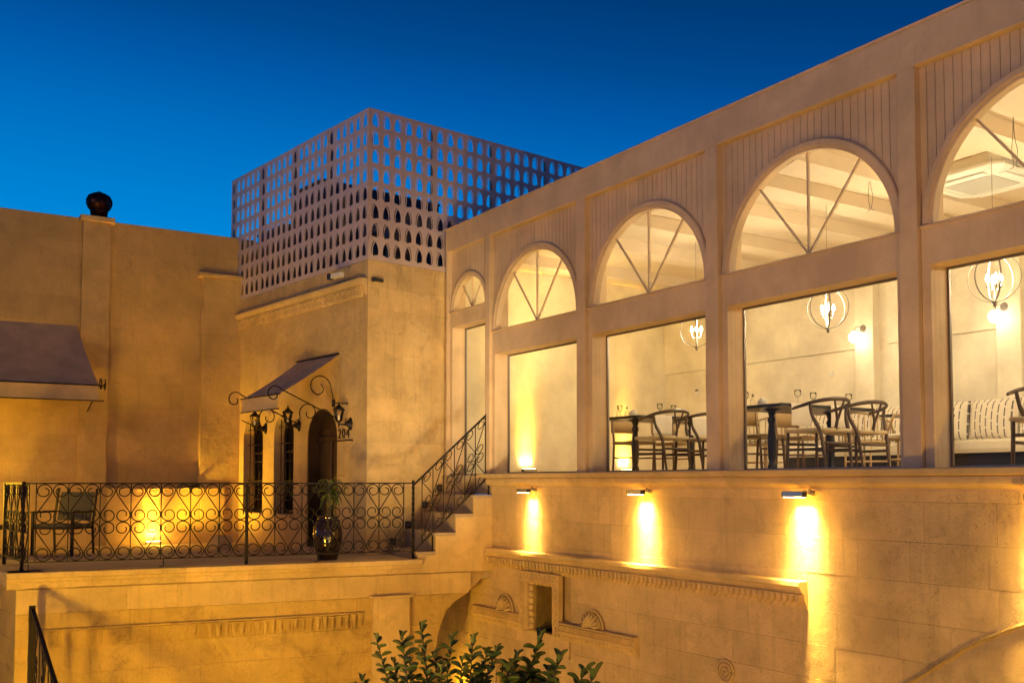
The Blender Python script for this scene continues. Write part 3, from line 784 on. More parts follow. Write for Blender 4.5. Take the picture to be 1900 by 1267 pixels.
# carved frieze with dentils
FU0, FU1 = .0, 5.70
u = FU0
while u < FU1 - .01:
    w = min(random.uniform(.7, 1.0), FU1 - u)
    if FU1 - u - w < .3: w = FU1 - u
    j = random.uniform(-.006, .006)
    part('frieze_slab', MB().profile([(-.006, -.94), (-.135 + j, -.945), (-.14 + j, -.985), (-.115, -1.0), (-.105, -1.03), (-.085, -1.045), (-.085, -1.06), (-.006, -1.06)], u + .001, u + w - .001), 'carved_stone', cw); u += w
part('frieze_back', MB().profile([(-.006, -1.061), (-.055, -1.061), (-.05, -1.13), (-.022, -1.17), (-.022, -1.205), (-.006, -1.21)], FU0, FU1), 'carved_stone', cw)
dm = MB().prism([(-.026, 0), (.026, 0), (.026, -.03), (.014, -.055), (.0, -.075), (-.014, -.055), (-.026, -.03)], -.056, 0)
dm.prism([(-.034, .0005), (.034, .0005), (.034, .014), (-.034, .014)], -.062, 0)
dme = dm.mesh('dentil', 'carved_stone')
nd = int((FU1 - FU0) / .078)
for k in range(nd):
    link('dentil', dme, cw, loc=(FU0 + .04 + k * .078, -.0505, -1.078 + random.uniform(-.002, .002)))
tm = MB().prism([(-.034, 0), (.0, -.05), (.034, 0)], -.018, .0).mesh('fringe_tooth', 'carved_stone')
for k in range(nd):
    link('fringe_tooth', tm, cw, loc=(FU0 + .04 + k * .078, -.0225, -1.150), scale=(1, 1, .9))
# grooves above the frieze strip edge (broken top)
# ---- niche
def carved_frame():
    f = MB()
    u0, u1, z0, z1 = .83, 1.735, -1.98, -1.20
    def bar(a, b, c, d, v=-.075): f.cbox(a, b, v, -.0065, c, d, .008)
    bar(u0, u0 + .17, z0, z1 - .135); bar(u1 - .15, u1, z0, z1 - .135); bar(u0, u1, z1 - .134, z1)
    return f
part('niche_frame', carved_frame(), 'carved_stone', cw)
zz = MB()
def zig(a, b, horiz, v=-.080, amp=.055, step=.050, r=.0115):
    n = int(abs((b[0] - a[0]) if horiz else (b[1] - a[1])) / step); pts = []
    for k in range(n + 1):
        t = k / n; u_ = a[0] + (b[0] - a[0]) * t; z_ = a[1] + (b[1] - a[1]) * t; s = amp / 2 * (1 if k % 2 else -1)
        pts.append((u_ + (0 if horiz else s), v, z_ + (s if horiz else 0)))
    zz.tube(pts, r, 4)
zig((.85, -1.255), (1.72, -1.255), True); zig((.85, -1.985), (.85 + .0, -1.34), False) if False else None
zig((.885, -1.97), (.885, -1.31), False); zig((1.675, -1.97), (1.675, -1.31), False); zig((.85, -1.30), (1.72, -1.30), True, amp=.02, step=.03)
for a, b in (((.835, -1.205), (1.73, -1.205)), ((.835, -1.328), (1.73, -1.328)), ((.838, -1.97), (.838, -1.205)), ((.935, -1.97), (.935, -1.33)), ((1.728, -1.97), (1.728, -1.205)), ((1.63, -1.97), (1.63, -1.33))):
    zz.tube([(a[0], -.078, a[1]), (b[0], -.078, b[1])], .009, 4)
part('zigzag_carving', zz, 'carved_stone', cw)
box_ = MB(); box_.box(NU0, NU1, .30, .32, NZ0, NZ1); box_.box(NU0 - .02, NU0, -.0, .32, NZ0, NZ1); box_.box(NU1, NU1 + .02, -.0, .32, NZ0, NZ1); box_.box(NU0, NU1, -.0, .32, NZ1, NZ1 + .02); box_.box(NU0, NU1, -.03, .32, NZ0 - .02, NZ0)
part('niche_recess', box_, 'old_stone', cw)
lobe = MB().lathe([(.0, -.045), (.03, -.035), (.045, 0), (.03, .035), (0, .045)], 10, close=False).mesh('lobe', 'carved_stone')
for k in range(8):
    link('lobe', lobe, cw, loc=(1.04, -.02, -1.93 + k * .086), scale=(1.1, 1.0, 1))
    if k < 7: link('lobe', lobe, cw, loc=(1.09 + k * .085, -.01, -1.335), scale=(.9, .8, .9))
def band(u0, u1, zt):
    f = MB().profile([(-.006, zt), (-.085, zt - .005), (-.09, zt - .02), (-.075, zt - .03), (-.072, zt - .10), (-.088, zt - .108), (-.088, zt - .122), (-.03, zt - .20), (-.012, zt - .235), (-.006, zt - .235)], u0, u1)
    part('band_moulding', f, 'carved_stone', cw)
    n = int((u1 - u0) / .036)
    b = MB().obox(Matrix.Rotation(R(28), 4, 'Y'), .015, .034, .072).mesh('rope_bead', 'carved_stone')
    for k in range(n): link('rope_bead', b, cw, loc=(u0 + .02 + k * .036, -.080, zt - .065))
    q = MB().lathe([(0, -.032), (.016, -.02), (.02, 0), (.012, .025), (0, .032)], 7, close=False).mesh('leaf_drop', 'carved_stone')
    n = int((u1 - u0) / .07)
    for k in range(n): link('leaf_drop', q, cw, loc=(u0 + .035 + k * .07, -.052, zt - .165), rot=(R(-35), R(15), 0))
band(-.43, .828, -1.79)
band(1.737, 3.24, -1.79)
def shell(u, z, r):
    m = MB()
    N = 9
    m.prism([(r * .92 * math.cos(R(a)), r * .92 * math.sin(R(a))) for a in range(0, 181, 15)], -.045, -.0065)
    part('shell_disc', m, 'carved_stone', cw, loc=(u, 0, z))
    for k in range(N):
        a = R(10 + 160 * k / (N - 1)); c_, s_ = math.cos(a), math.sin(a)
        p = MB().tube([(0, -.05, .02), (c_ * r * .55, -.085, s_ * r * .6), (c_ * r, -.062, s_ * r * 1.05)], [.012, .030, .004], 5)
        part('shell_petal', p, 'carved_stone', cw, loc=(u, 0, z))
    rr = MB(); rr.tube([(r * 1.05 * math.cos(R(a)), -.03, r * 1.1 * math.sin(R(a))) for a in range(0, 181, 12)], .016, 6)
    part('shell_rim', rr, 'carved_stone', cw, loc=(u, 0, z))
shell(.385, -1.79, .20); shell(2.385, -1.79, .20)
ro = MB()
for rr_ in (.115, .075, .03): ro.tube([(rr_ * math.cos(R(a)), -.02, rr_ * math.sin(R(a))) for a in range(0, 361, 20)], .014, 6)
part('rosette', ro, 'carved_stone', cw, loc=(4.62, 0, -1.955))
# barred opening below
part('opening_back', MB().box(.12, 1.2, .41, .45, ZG, -2.5), 'room_dark', cw)
part('opening_lintel', MB().cbox(.08, 1.24, -.012, .20, -2.56, -2.50, .004), 'walnut', cw)
for k in range(7): part('bar', MB().tube([(.20 + .15 * k, .05, ZG), (.20 + .15 * k, .05, -2.56)], .010, 6), 'iron', cw)
GL = 'downlights along the courtyard wall'
for u, lab, e in ((1.06, 'leftmost downlight under the restaurant sill, nearest the stairs', 26), (3.38, 'middle downlight under the restaurant sill', 42), (5.69, 'rightmost downlight under the sill, above the end of the frieze', 50), (8.05, 'downlight on the wall just beyond the right edge', 46)):
    t = washer(PA, u, -.165, -.115, 0, lab, e, up=False, grp=GL, spread=30, size=.20)
    m = MB(); m.tube(bezier([(.12, .05, .03), (.16, .03, .05), (.18, .05, .02), (.16, .1, .03)], 4), .006, 5)
    part('cable', m, 'dark_plastic', t)
    part('mount', MB().cbox(.07, .15, .06, .12, -.01, .035, .004), 'silver', t)
    light('POINT', 'washer_spill', (0, 0, -.12), e * .13, AMBER, shadow_soft_size=.05, parent=t)

# ================================================================== TERRACE WALL
tw = thing('terrace_wall', 'limestone retaining wall of the terrace with worn carved frieze and stair flank', 'wall', PD)
SW = [(1.163, -1.17), (1.06, -1.30), (.947, -1.4445), (.78, -1.57), (.602, -1.672), (.51, -1.76), (.441, -1.86), (.38, -1.99), (.338, -2.153), (.30, -2.45), (.292, -2.80), (.29, ZG)]
part('wall_core', sheet([[(-4.95, ZG), (-4.95, -1.27), (1.163, -1.27)][:2] + [(1.163, -1.27 + .10)] + SW], .03, .35), 'mortar', tw)
def inside_sw(a, b, z0, z1):
    lim = 9
    for (u1, z1_), (u2, z2_) in zip(SW[:-1], SW[1:]):
        zz_ = z0
        if z2_ <= zz_ <= z1_: lim = u2 + (u1 - u2) * (zz_ - z2_) / max(1e-6, (z1_ - z2_))
    if z0 > -1.17: lim = 1.163
    if z0 < -2.8: lim = .29
    return b <= lim + .001
def cut_row(z0, z1, u0, u1, wmin, wmax, mat, v0=0, **k):
    """One course, its last stone trimmed by the curved underside of the stair."""
    u = u0
    while u < u1 - .02:
        w = random.uniform(wmin, wmax)
        if u1 - u - w < wmin * .6: w = u1 - u
        poly = [(u, z0), (u + w, z0), (u + w, z1), (u, z1)]
        def lim(z):
            if z > -1.17: return 1.163
            for (a1, b1), (a2, b2) in zip(SW[:-1], SW[1:]):
                if b2 <= z <= b1: return a2 + (a1 - a2) * (z - b2) / max(1e-6, b1 - b2)
            return .29
        if u + w <= lim(z0) + 1e-4 and u + w <= lim(z1) + 1e-4:
            part('stone', MB().cbox(-w / 2 + .0008, w / 2 - .0008, 0, .031, z0 + .0008, z1 - .0008, .002, .003), mat, tw, loc=(u + w / 2, v0 - random.uniform(0, .006), 0))
        elif u < lim(z0):
            N = 5; right = [(min(u + w, lim(z0 + (z1 - z0) * q / N)) - .002, z0 + (z1 - z0) * q / N) for q in range(N + 1)]
            pl = [(u + .001, z0 + .001)] + [(max(a, u + .01), min(max(b, z0 + .001), z1 - .001)) for a, b in right] + [(u + .001, z1 - .001)]
            part('stone', MB().prism([(a - u, b) for a, b in pl], 0, .031), mat, tw, loc=(u, v0 - random.uniform(0, .004), 0))
        u += w
cut_row(-1.565, -1.275, -4.95, 1.163, .55, .85, 'limestone', v0=-.012)
z = -1.568
for h, m_ in ((.19, 'old_stone'), (.22, 'old_stone'), (.32, 'old_stone'), (.34, 'old_stone'), (.34, 'old_stone'), (.34, 'old_stone'), (.24, 'old_stone'), (.25, 'old_stone')):
    cut_row(max(ZG, z - h), z, -4.95, 1.163, .45, .9, m_, v0=0); z -= h
# frieze of small worn arches
cm = MB().prism([(-.026, 0), (.026, 0), (.022, -.10), (.014, -.16), (-.014, -.16), (-.022, -.10)], -.045, 0)
cm.prism([(-.048, 0), (.048, 0), (.048, .02), (-.048, .02)], -.052, 0)
cme = cm.mesh('frieze_arch', 'old_stone')
u = -4.60
while u < -.75:
    link('frieze_arch', cme, tw, loc=(u, -.007, -1.80 + random.uniform(-.004, .004)), scale=(random.uniform(.8, 1.05), random.uniform(.7, 1.05), random.uniform(.9, 1.05))); u += .098
part('frieze_line', MB().profile([(-.006, -1.745), (-.055, -1.755), (-.055, -1.772), (-.006, -1.779)], -4.7, -.75), 'old_stone', tw)
part('pilaster', MB().cbox(-.62, -.10, -.09, -.007, ZG, -1.585, .006), 'limestone', tw)
part('pilaster_cap', MB().cbox(-.66, -.06, -.105, -.012, -1.584, -1.545, .006), 'limestone', tw)
# coping
cop = [(.30, ZT + .012), (-.10, ZT + .012), (-.105, ZT), (-.10, -1.13), (-.075, -1.145), (-.07, -1.17), (-.045, -1.20), (-.04, -1.255), (-.012, -1.27), (.30, -1.27)]
u = -5.05
while u < .07:
    w = min(random.uniform(.8, 1.1), .07 - u)
    if .07 - u - w < .4: w = .07 - u
    part('coping', MB().profile(cop, u + .0015, u + w - .0015), 'limestone', tw); u += w
# side return of the terrace going back at the left
PS = Plan(tuple(Vector(CL[:2]) + Vector((sd.x, sd.y)) * 0), (-sd.x * -1, -sd.y * -1))
side = thing('terrace_side_wall', 'receding limestone side of the terrace at the left edge', 'wall', None, (CL[0], CL[1], 0), math.atan2(sd.y, sd.x))
part('wall_core', MB().box(.03, 5, -.30, -.031, ZG, -1.27), 'mortar', side)
z = -1.275
for h in (.30, .3, .34, .34, .34, .34, .34, .23):
    u = .0
    while u < 5:
        w = random.uniform(.5, .8); part('stone', MB().box(u + .003, u + w - .003, -.032, random.uniform(-.004, .0), max(ZG, z - h) + .003, z - .003), 'old_stone', side); u += w
    z -= h
part('coping', MB().profile([(-v, z_) for v, z_ in cop][::-1], -.05, 5), 'limestone', side)
# ---- stairs
st = thing('stone_stairs', 'short flight of stone steps rising from the terrace to the restaurant door', 'stairs', PD)
TR = [(.03, .30, -.972), (.30, .60, -.712), (.60, .87, -.45), (.87, 1.163, -.185)]
for i, (a, b, zt) in enumerate(TR):
    zb = ZT if i == 0 else TR[i - 1][2]
    part('step', MB().box(a, 1.163, .031, 1.75, zb - (.0450 if i else 0), zt - .0455), 'step_stone', st)
    part('tread', MB().cbox(a - .018, b - .0005, -.016, 1.75, zt - .045, zt, .003), 'step_stone', st)
    # flank stones
    part('flank_stone', MB().cbox(b if i < 0 else a, 1.163, -.012, .0305, zb - (.0465 if i else .185), zt - .0462, .002), 'limestone', st)
part('landing', MB().box(1.164, 1.6, .05, 2.2, -.18, ZF), 'step_stone', st)
part('landing', MB().box(.95, 1.1635, .65, 2.0, -.184, ZF - .002), 'step_stone', st)
for (px, py, lab) in ((728, 1004, 'lowest'), (757, 973, 'second'), (788, 936, 'third'), (816, 905, 'topmost')):
    uu, zz_ = PC.uz(px, py, -.012)
    t = thing('step_light', '%s of the small unlit square step lights beside the stairs' % lab, 'step light', PC, (uu, 0, zz_), group='step lights beside the stairs')
    part('case', MB().cbox(-.05, .05, -.03, 0, -.05, .05, .004), 'dark_plastic', t); part('louvre', MB().box(-.035, .035, -.034, -.0301, .005, .02).box(-.035, .035, -.034, -.0301, -.02, -.005), 'grey_metal', t)

# ================================================================== HOUSE WITH THE DOOR
hs = thing('door_house', 'limestone corner house number 204 with arched windows, door and carved cornice', 'house', PB)
HZ = 3.34
def archhole(a, b, z0, zt, n=12):
    c = (a + b) / 2; r = (b - a) / 2; sp = zt - r * .95
    return [(a, z0), (b, z0)] + [(c + r * math.cos(R(t)), sp + r * .95 * math.sin(R(t))) for t in [180 * k / n for k in range(n + 1)]]
WIN = [(-4.17, -3.40), (-2.98, -2.27)]
DOOR = (-1.82, -.86)
hl = [archhole(a, b, -.54, 1.145) for a, b in WIN] + [archhole(DOOR[0], DOOR[1], ZT - .002, 1.17)]
sh = sheet([[(-5.0, ZT - .01), (DOOR[0], ZT - .01)] + hl[2][2:][::-1][:] + [(DOOR[1], ZT - .01), (0, ZT - .01), (0, 2.80), (-5.0, 2.80)]] + hl[:2], 0, .28)
part('front_wall', sh, 'plaster', hs)
part('parapet', MB().cbox(-5.0, 0, .0, .28, 3.055, HZ, .004), 'limestone', hs)
part('wall_top', MB().box(-5.0, 0, .0, .28, 2.80, 3.05), 'limestone', hs)
corn = [(-.002, 2.82), (-.03, 2.82), (-.035, 2.86), (-.06, 2.875), (-.06, 2.95), (-.085, 2.97), (-.115, 3.02), (-.12, 3.055), (-.002, 3.055)]
part('cornice', MB().profile(corn, -5.0, -.02), 'carved_stone', hs)
d2 = MB().box(-.022, .022, -.032, 0, -.028, .028).prism([(-.018, -.0285), (.018, -.0285), (0, -.065)], -.028, 0).mesh('cornice_tooth', 'carved_stone')
for k in range(65):
    link('cornice_tooth', d2, hs, loc=(-4.93 + k * .0755, -.036, 2.845))
    link('cornice_tooth', d2, hs, loc=(-4.93 + k * .0755, -.0605, 2.925), scale=(1, .8, .7))
# side wall (faces the stairs): cut stone
M_CB = PB.M.inverted() @ PC.M
cside = bpy.data.objects.new('side_wall', None)
sw = part('side_wall', MB().box(.0, 1.7, .046, .30, ZT - .01, HZ - .02).box(1.7, 6.5, .046, .30, 1.2, HZ - .02), 'mortar', hs)
sw.matrix_local = M_CB
stones(sw, 0.001, 1.66, ZT, HZ, .335, .45, .75, th=.045, gap=.0018, proud=.003, c=.002, j=.002, name='stone')
part('roof', MB().box(-4.95, -.05, .281, 5.8, 3.0, 3.2), 'roof_dark', hs)
part('interior', MB().box(-4.9, -.3, 1.9, 2.0, ZT, 2.9).box(-4.95, -4.9, .3, 2, ZT, 2.9).box(-.28, -.24, .3, 2, ZT, 2.9).box(-4.9, -.3, .3, 1.9, 2.9, 2.99), 'room_dark', hs)
# windows
for wi, (a, b) in enumerate(WIN):
    ho = hl[wi]; c = (a + b) / 2
    inn = [(c + (x - c) * .86, -.54 + .06 + (z_ + .54) * .945) for x, z_ in ho]
    w = part('window', sheet([ho, inn], .19, .25), 'dark_wood', hs)
    ins = MB().box(c - .018, c + .018, .192, .248, -.47, 1.05)
    for zc in (.02, .52): ins.box(a + .06, b - .06, .194, .246, zc - .014, zc + .014)
    part('sash', ins, 'dark_wood', w)
    part('pane', sheet([inn], .215, .220), 'dark_glass', w)
    part('curtain', MB().add([(a + .08 + q * (.32) / 8, .34 + .015 * (q % 2), zq) for zq in (-.5, 1.0) for q in range(9)], [(q, q + 1, q + 10, q + 9) for q in range(8)]), 'white_cloth', w, loc=(.36, 0, 0))
    part('window_sill', MB().cbox(a - .03, b + .03, -.035, .19, -.585, -.541, .004), 'limestone', hs)
    for zc in (-.30, .02, .36, .66, .93):
        part('grille_bar', MB().tube([(a - .02 + .10, .05, zc), (b - .005, .05, zc)], .009, 6), 'iron', hs)
    for q in range(4):
        x = a + .14 + (b - a - .2) * q / 3
        zt = 1.145 - (b - a) / 2 * .95 + math.sqrt(max(0, ((b - a) / 2) ** 2 - (x - c) ** 2)) * .95 - .01
        part('grille_bar', MB().tube([(x, .062, -.54), (x, .062, zt)], .009, 6), 'iron', hs)
# door
a, b = DOOR; c = (a + b) / 2
part('door_frame', sheet([archhole(a + .002, b - .002, ZT + .002, 1.168), archhole(a + .035, b - .035, ZT + .012, 1.135)], .012, .198), 'dark_wood', hs)
dr = part('door', sheet([archhole(a + .003, b - .003, ZT + .015, 1.165)], .20, .25), 'dark_wood', hs)
def dbox(x0, x1, z0, z1, v=.185):
    f = MB()
    f.cbox(x0, x1, v, .1995, z0, z1, .01); return f
part('door_panel', dbox(a + .16, c - .05, .02, .88), 'dark_wood', dr); part('door_panel', dbox(c + .05, b - .16, .02, .88), 'dark_wood', dr)
part('door_panel', dbox(a + .16, c - .05, -.92, -.18), 'dark_wood', dr); part('door_panel', dbox(c + .05, b - .16, -.92, -.18), 'dark_wood', dr)
part('door_rail', MB().cbox(a + .02, b - .02, .16, .1995, .66, .74, .006), 'dark_wood', dr)
part('door_rail', MB().cbox(a + .10, b - .10, .175, .1995, -.13, -.06, .006), 'dark_wood', dr)
part('door_stile', MB().cbox(c - .025, c + .025, .165, .1995, -.98, .65, .006), 'dark_wood', dr)
part('handle', MB().tube([(c - .08, .185, -.10), (c - .08, .13, -.10), (c - .14, .12, -.10)], .010, 6), 'silver', dr)
part('door_step', MB().cbox(a - .1, b + .1, -.16, -.001, ZT, ZT + .045, .005), 'step_stone', hs)
# number 204
fnt = bpy.data.curves.new('digits', 'FONT')
num = thing('house_number', 'black metal house number 204 with underline right of the door', 'sign', PB, (-.92, -.02, .672))
def digit(ch, x):
    cu = bpy.data.curves.new('digit', 'FONT'); cu.body = ch; cu.size = .215; cu.extrude = .005; cu.offset = -.003
    ob = bpy.data.objects.new('digit', cu); COL.objects.link(ob)
    dg = bpy.context.evaluated_depsgraph_get(); me = bpy.data.meshes.new_from_object(ob.evaluated_get(dg)); bpy.data.objects.remove(ob)
    me.materials.clear(); me.materials.append(MATS['iron'])
    link('digit', me, num, loc=(x, 0, 0), rot=(R(90), 0, 0), scale=(1.0, 1, 1))
for k, ch in enumerate('204'): digit(ch, .11 + .122 * k)
part('underline', MB().box(.02, .55, -.005, .005, -.045, -.030), 'iron', num)
for x in (.06, .50): part('pin', MB().tube([(x, .0, -.037), (x, .02, -.037)], .004, 5), 'iron', num)

# lanterns
def lantern():
    l = thing('wall_lantern', 'x', 'lantern')
    part('backplate', MB().lathe([(.0, 0), (.055, .0), (.055, .012), (.035, .03), (.022, .07), (.018, .10)], 16), 'iron', l, rot=(R(90), 0, 0), scale=(1, 1.75, 1))
    part('arm', MB().tube(bezier([(0, -.07, 0), (0, -.13, -.015), (0, -.19, -.012), (0, -.21, -.01)], 4), [.02, .018, .016, .014, .013, .012, .012, .012, .012, .012, .012, .012, .012][:13], 8), 'iron', l)
    part('base', MB().lathe([(.0, -.065), (.010, -.06), (.014, -.03), (.010, -.02), (.018, 0), (.02, .015), (.045, .03), (.05, .04)], 6, (0, -.21, 0), sm=False), 'iron', l)
    hexp = lambda r, z: [(r * math.cos(R(60 * k)), -.21 + r * math.sin(R(60 * k)), z) for k in range(6)]
    b0, b1 = hexp(.045, .04), hexp(.078, .20)
    bars = MB()
    for k in range(6): bars.tube([b0[k], b1[k]], .0045, 4)
    part('cage', bars, 'iron', l)
    part('lantern_glass', loft([[(x * .96, -.21 + (y + .21) * .96, z) for x, y, z in b0], [(x * .96, -.21 + (y + .21) * .96, z) for x, y, z in b1]]), 'drink_glass', l)
    part('bulb', MB().lathe([(.012, .05), (.018, .07), (.02, .11), (.008, .135)], 10, (0, -.21, 0)), 'ceramic', l)
    part('lantern_cap', MB().lathe([(.0, .199), (.092, .2), (.094, .21), (.07, .235), (.045, .25), (.03, .275), (.012, .285), (.016, .30), (.006, .315), (.003, .345)], 6, (0, -.21, 0), sm=False), 'iron', l)
    return l
ln = lantern()
for i, (u, z_, lab) in enumerate(((-4.73, .90, 'leftmost black wall lantern, between the corner and the first window'), (-3.30, .93, 'black wall lantern hanging in front of the first window top'), (-2.09, .93, 'black wall lantern between the second window and the door'), (-.46, .885, 'black wall lantern right of the door, above the number 204'))):
    c = ln if i == 0 else copy_tree(ln)
    place(c, PB, u, 0, z_); c['label'] = lab; c['group'] = 'black wall lanterns on the door house'
# small awning over the door
aw = thing('door_awning', 'small faded canvas awning on scrolled iron arms above the house door', 'awning', PB)
A0, A1 = -2.13, -.83
def cloth_quad(p00, p10, p01, p11, n=10, sag=.02, th=.004):
    m = MB(); P = [Vector(p) for p in (p00, p10, p01, p11)]
    nrm = (P[1] - P[0]).cross(P[2] - P[0]).normalized()
    for lay in (0, 1):
        for i in range(n + 1):
            for j in range(n + 1):
                s, t = i / n, j / n
                q = (P[0] * (1 - s) + P[1] * s) * (1 - t) + (P[2] * (1 - s) + P[3] * s) * t
                q = q + nrm * (sag * math.sin(math.pi * t) * (1 + .45 * math.sin(s * 9) + .25 * math.sin(s * 23 + 1)) + lay * th)
                m.v.append(tuple(q))
    N = (n + 1) ** 2
    for i in range(n):
        for j in range(n):
            a = i * (n + 1) + j
            m.f += [(a, a + n + 1, a + n + 2, a + 1), (N + a, N + a + 1, N + a + n + 2, N + a + n + 1)]; m.smooth += [True, True]
    return m
part('canopy', cloth_quad((A0, -.02, 1.98), (A1, -.02, 1.98), (A0 + .01, -1.0, 1.31), (A1 - .07, -1.0, 1.31)), 'awning_cloth', aw)
part('valance', cloth_quad((A0 + .01, -1.005, 1.30), (A1 - .07, -1.005, 1.30), (A0 + .01, -1.01, 1.10), (A1 - .07, -1.01, 1.10), sag=.008), 'awning_cloth', aw)
for q in (.33, .66):
    part('seam', MB().tube([(A0 + (A1 - A0) * q, -.03, 1.985), (A0 + (A1 - A0) * q, -.5, 1.665), (A0 + (A1 - .07 - A0) * q, -1.0, 1.318)], .006, 4), 'awning_cloth', aw)
part('rail', MB().tube([(A0 - .04, -.03, 1.99), (A1 + .04, -.03, 1.99)], .013, 8), 'iron', aw)
part('rail', MB().tube([(A0 - .05, -1.0, 1.315), (A1 + .0, -1.0, 1.315)], .010, 8), 'iron', aw)
part('rail', MB().tube([(A0 - .03, -1.01, 1.095), (A1 + .0, -1.01, 1.095)], .008, 8), 'iron', aw)
def spiral(c, r0, r1, a0, a1, n=28):
    return [(c[0] + (r0 + (r1 - r0) * k / n) * math.cos(R(a0 + (a1 - a0) * k / n)), c[1] + (r0 + (r1 - r0) * k / n) * math.sin(R(a0 + (a1 - a0) * k / n))) for k in range(n + 1)]
for x in (A0 - .03, A1 + .02):
    s1 = [(x, p[0], p[1]) for p in spiral((-1.10, 1.30), .14, .035, 35, 400)]
    part('scroll_arm', MB().tube([(x, -.02, .98)] + s1, .0095, 6), 'iron', aw)
    s2 = [(x, p[0], p[1]) for p in spiral((-.52, 1.05), .17, .04, -150, -560, 34)]
    part('scroll_arm', MB().tube([(x, -.98, .98), (x, -.76, .90)] + s2, .0085, 6), 'iron', aw)
# bracket scroll over the right lantern
s3 = [(-.55 + 0 * p[0], p[0], p[1]) for p in spiral((-.50, 1.42), .21, .05, -10, 420, 36)]
bs = thing('scroll_bracket', 'curled iron bracket standing above the lantern right of the door', 'bracket', PB)
part('scroll', MB().tube([(-.55, -.25, 1.18), (-.55, -.27, 1.33)] + s3, .0085, 6), 'iron', bs)
part('stem', MB().tube([(-.55, 0, 1.20), (-.55, -.26, 1.20)], .010, 6), 'iron', bs)
part('collar', MB().lathe([(.02, 0), (.03, .02), (.02, .06), (.028, .09), (.015, .12)], 10, (-.55, -.25, 1.14)), 'iron', bs)
# cameras
def cctv(plan, u, v, z_, rz, lab, sc=1.0, body='white_plastic'):
    t = thing('security_camera', lab, 'camera', plan, (u, v, z_), R(rz), 'security cameras on the house corner')
    t.scale = (sc, sc, sc)
    part('bracket', MB().tube([(0, .0, 0), (0, -.09, -.0)], .014, 8), 'white_plastic', t)
    part('housing', MB().cbox(-.13, .10, -.16, -.08, -.035, .04, .01), body, t)
    part('lens', MB().box(-.20, -.1305, -.165, -.075, -.045, .045), 'dark_plastic', t)
cctv(PB, -.50, -.12, 3.14, 10, 'white security camera left of the house corner above the cornice')
cctv(PC, .16, -.0, 3.03, 0, 'dark security camera on the house corner under the screen', .6, 'dark_plastic')
# ---- perforated screen
scr = thing('perforated_screen', 'folded metal screen cut with rows of pointed arches on the house roof', 'screen', PB)
def cell_mesh(cw_, ch, flip):
    w, h = cw_, ch
    x0 = w * .20; x1 = w * .69; zb = h * .15; zs = h * .50; zt = h * .85
    def mir(pl): return [(w - x, z) for x, z in pl][::-1] if flip else pl
    cx = (x0 + x1) / 2
    hw = (x1 - x0) / 2; zs = h * .42; zt = h * .88
    side_ = lambda t: hw * math.cos(t * math.pi / 2) ** .62 * (1 - .12 * t)
    hole = [(x0, zb + h * .05), (x1, zb - h * .03)] + [(cx + side_(t), zs + (zt - zs) * t) for t in (0, .25, .5, .72, .9)] + [(cx, zt)] + [(cx - side_(t), zs + (zt - zs) * t) for t in (.9, .72, .5, .25, 0)]
    ox = .06 * w; iw = .075 * w
    sl_o = [(x1 + ox + iw, zb + h * .06), (x1 + ox + iw, zs)] + [(cx + (x1 + ox + iw - cx) * math.cos(R(a)), zs + (zt + ox * 1.2 + iw - zs) * math.sin(R(a))) for a in (25, 50, 75)]
    sl_i = [(cx + (x1 + ox - cx) * math.cos(R(a)), zs + (zt + ox * 1.2 - zs) * math.sin(R(a))) for a in (75, 50, 25)] + [(x1 + ox, zs), (x1 + ox, zb + h * .06)]
    return sheet([rect(0, w, 0, h), mir(hole), mir(sl_o + sl_i)], 0, .004)
SZ0, SZ1 = 3.342, 5.66
CH = (SZ1 - SZ0 - .06) / 8
CW = 4.80 / 24
cells = {f: cell_mesh(CW, CH, f) for f in (False, True)}
def panel(parent, u0, ncol, first, M=None):
    m = MB()
    for i in range(ncol):
        for j in range(8):
            c = cells[((i + first) // 1 + j) % 2 == 0]
            m.add([(x + u0 + i * CW, y, z + SZ0 + .03 + j * CH) for x, y, z in c.v], c.f)
    e = u0 + ncol * CW
    m.box(u0 + .004, e - .004, 0, .022, SZ0, SZ0 + .03); m.box(u0 + .004, e - .004, 0, .022, SZ1 - .03, SZ1)
    m.box(u0 + .001, u0 + .004, 0, .03, SZ0, SZ1); m.box(e - .004, e - .001, 0, .03, SZ0, SZ1)
    o = part('panel', m, 'sheet_metal', parent)
    if M is not None: o.matrix_local = M
    return o
offs = [-.0, .006, .0, .006]
for k in range(4):
    p_ = panel(scr, -4.80 + k * 6 * CW, 6, k * 6); p_.location.y = -.012 + offs[k]
MC2 = M_CB @ Matrix.Translation((.012, -.012, 0))
for k in range(6):
    panel(scr, k * 6 * CW, 6, k * 6, MC2)
fr = MB()
for u in [-4.80 + k * 1.2 for k in range(5)]: fr.box(u - .02 if u < -.1 else u - .05, u + .02 if u < -.1 else u - .01, .03, .07, HZ - .14, SZ1 - .03)
part('post', fr, 'grey_metal', scr)
for u in [k * 1.2 for k in range(1, 7)]:
    o = part('post', MB().box(u - .02, u + .02, .03, .07, HZ - .14, SZ1 - .03), 'grey_metal', scr); o.matrix_local = M_CB
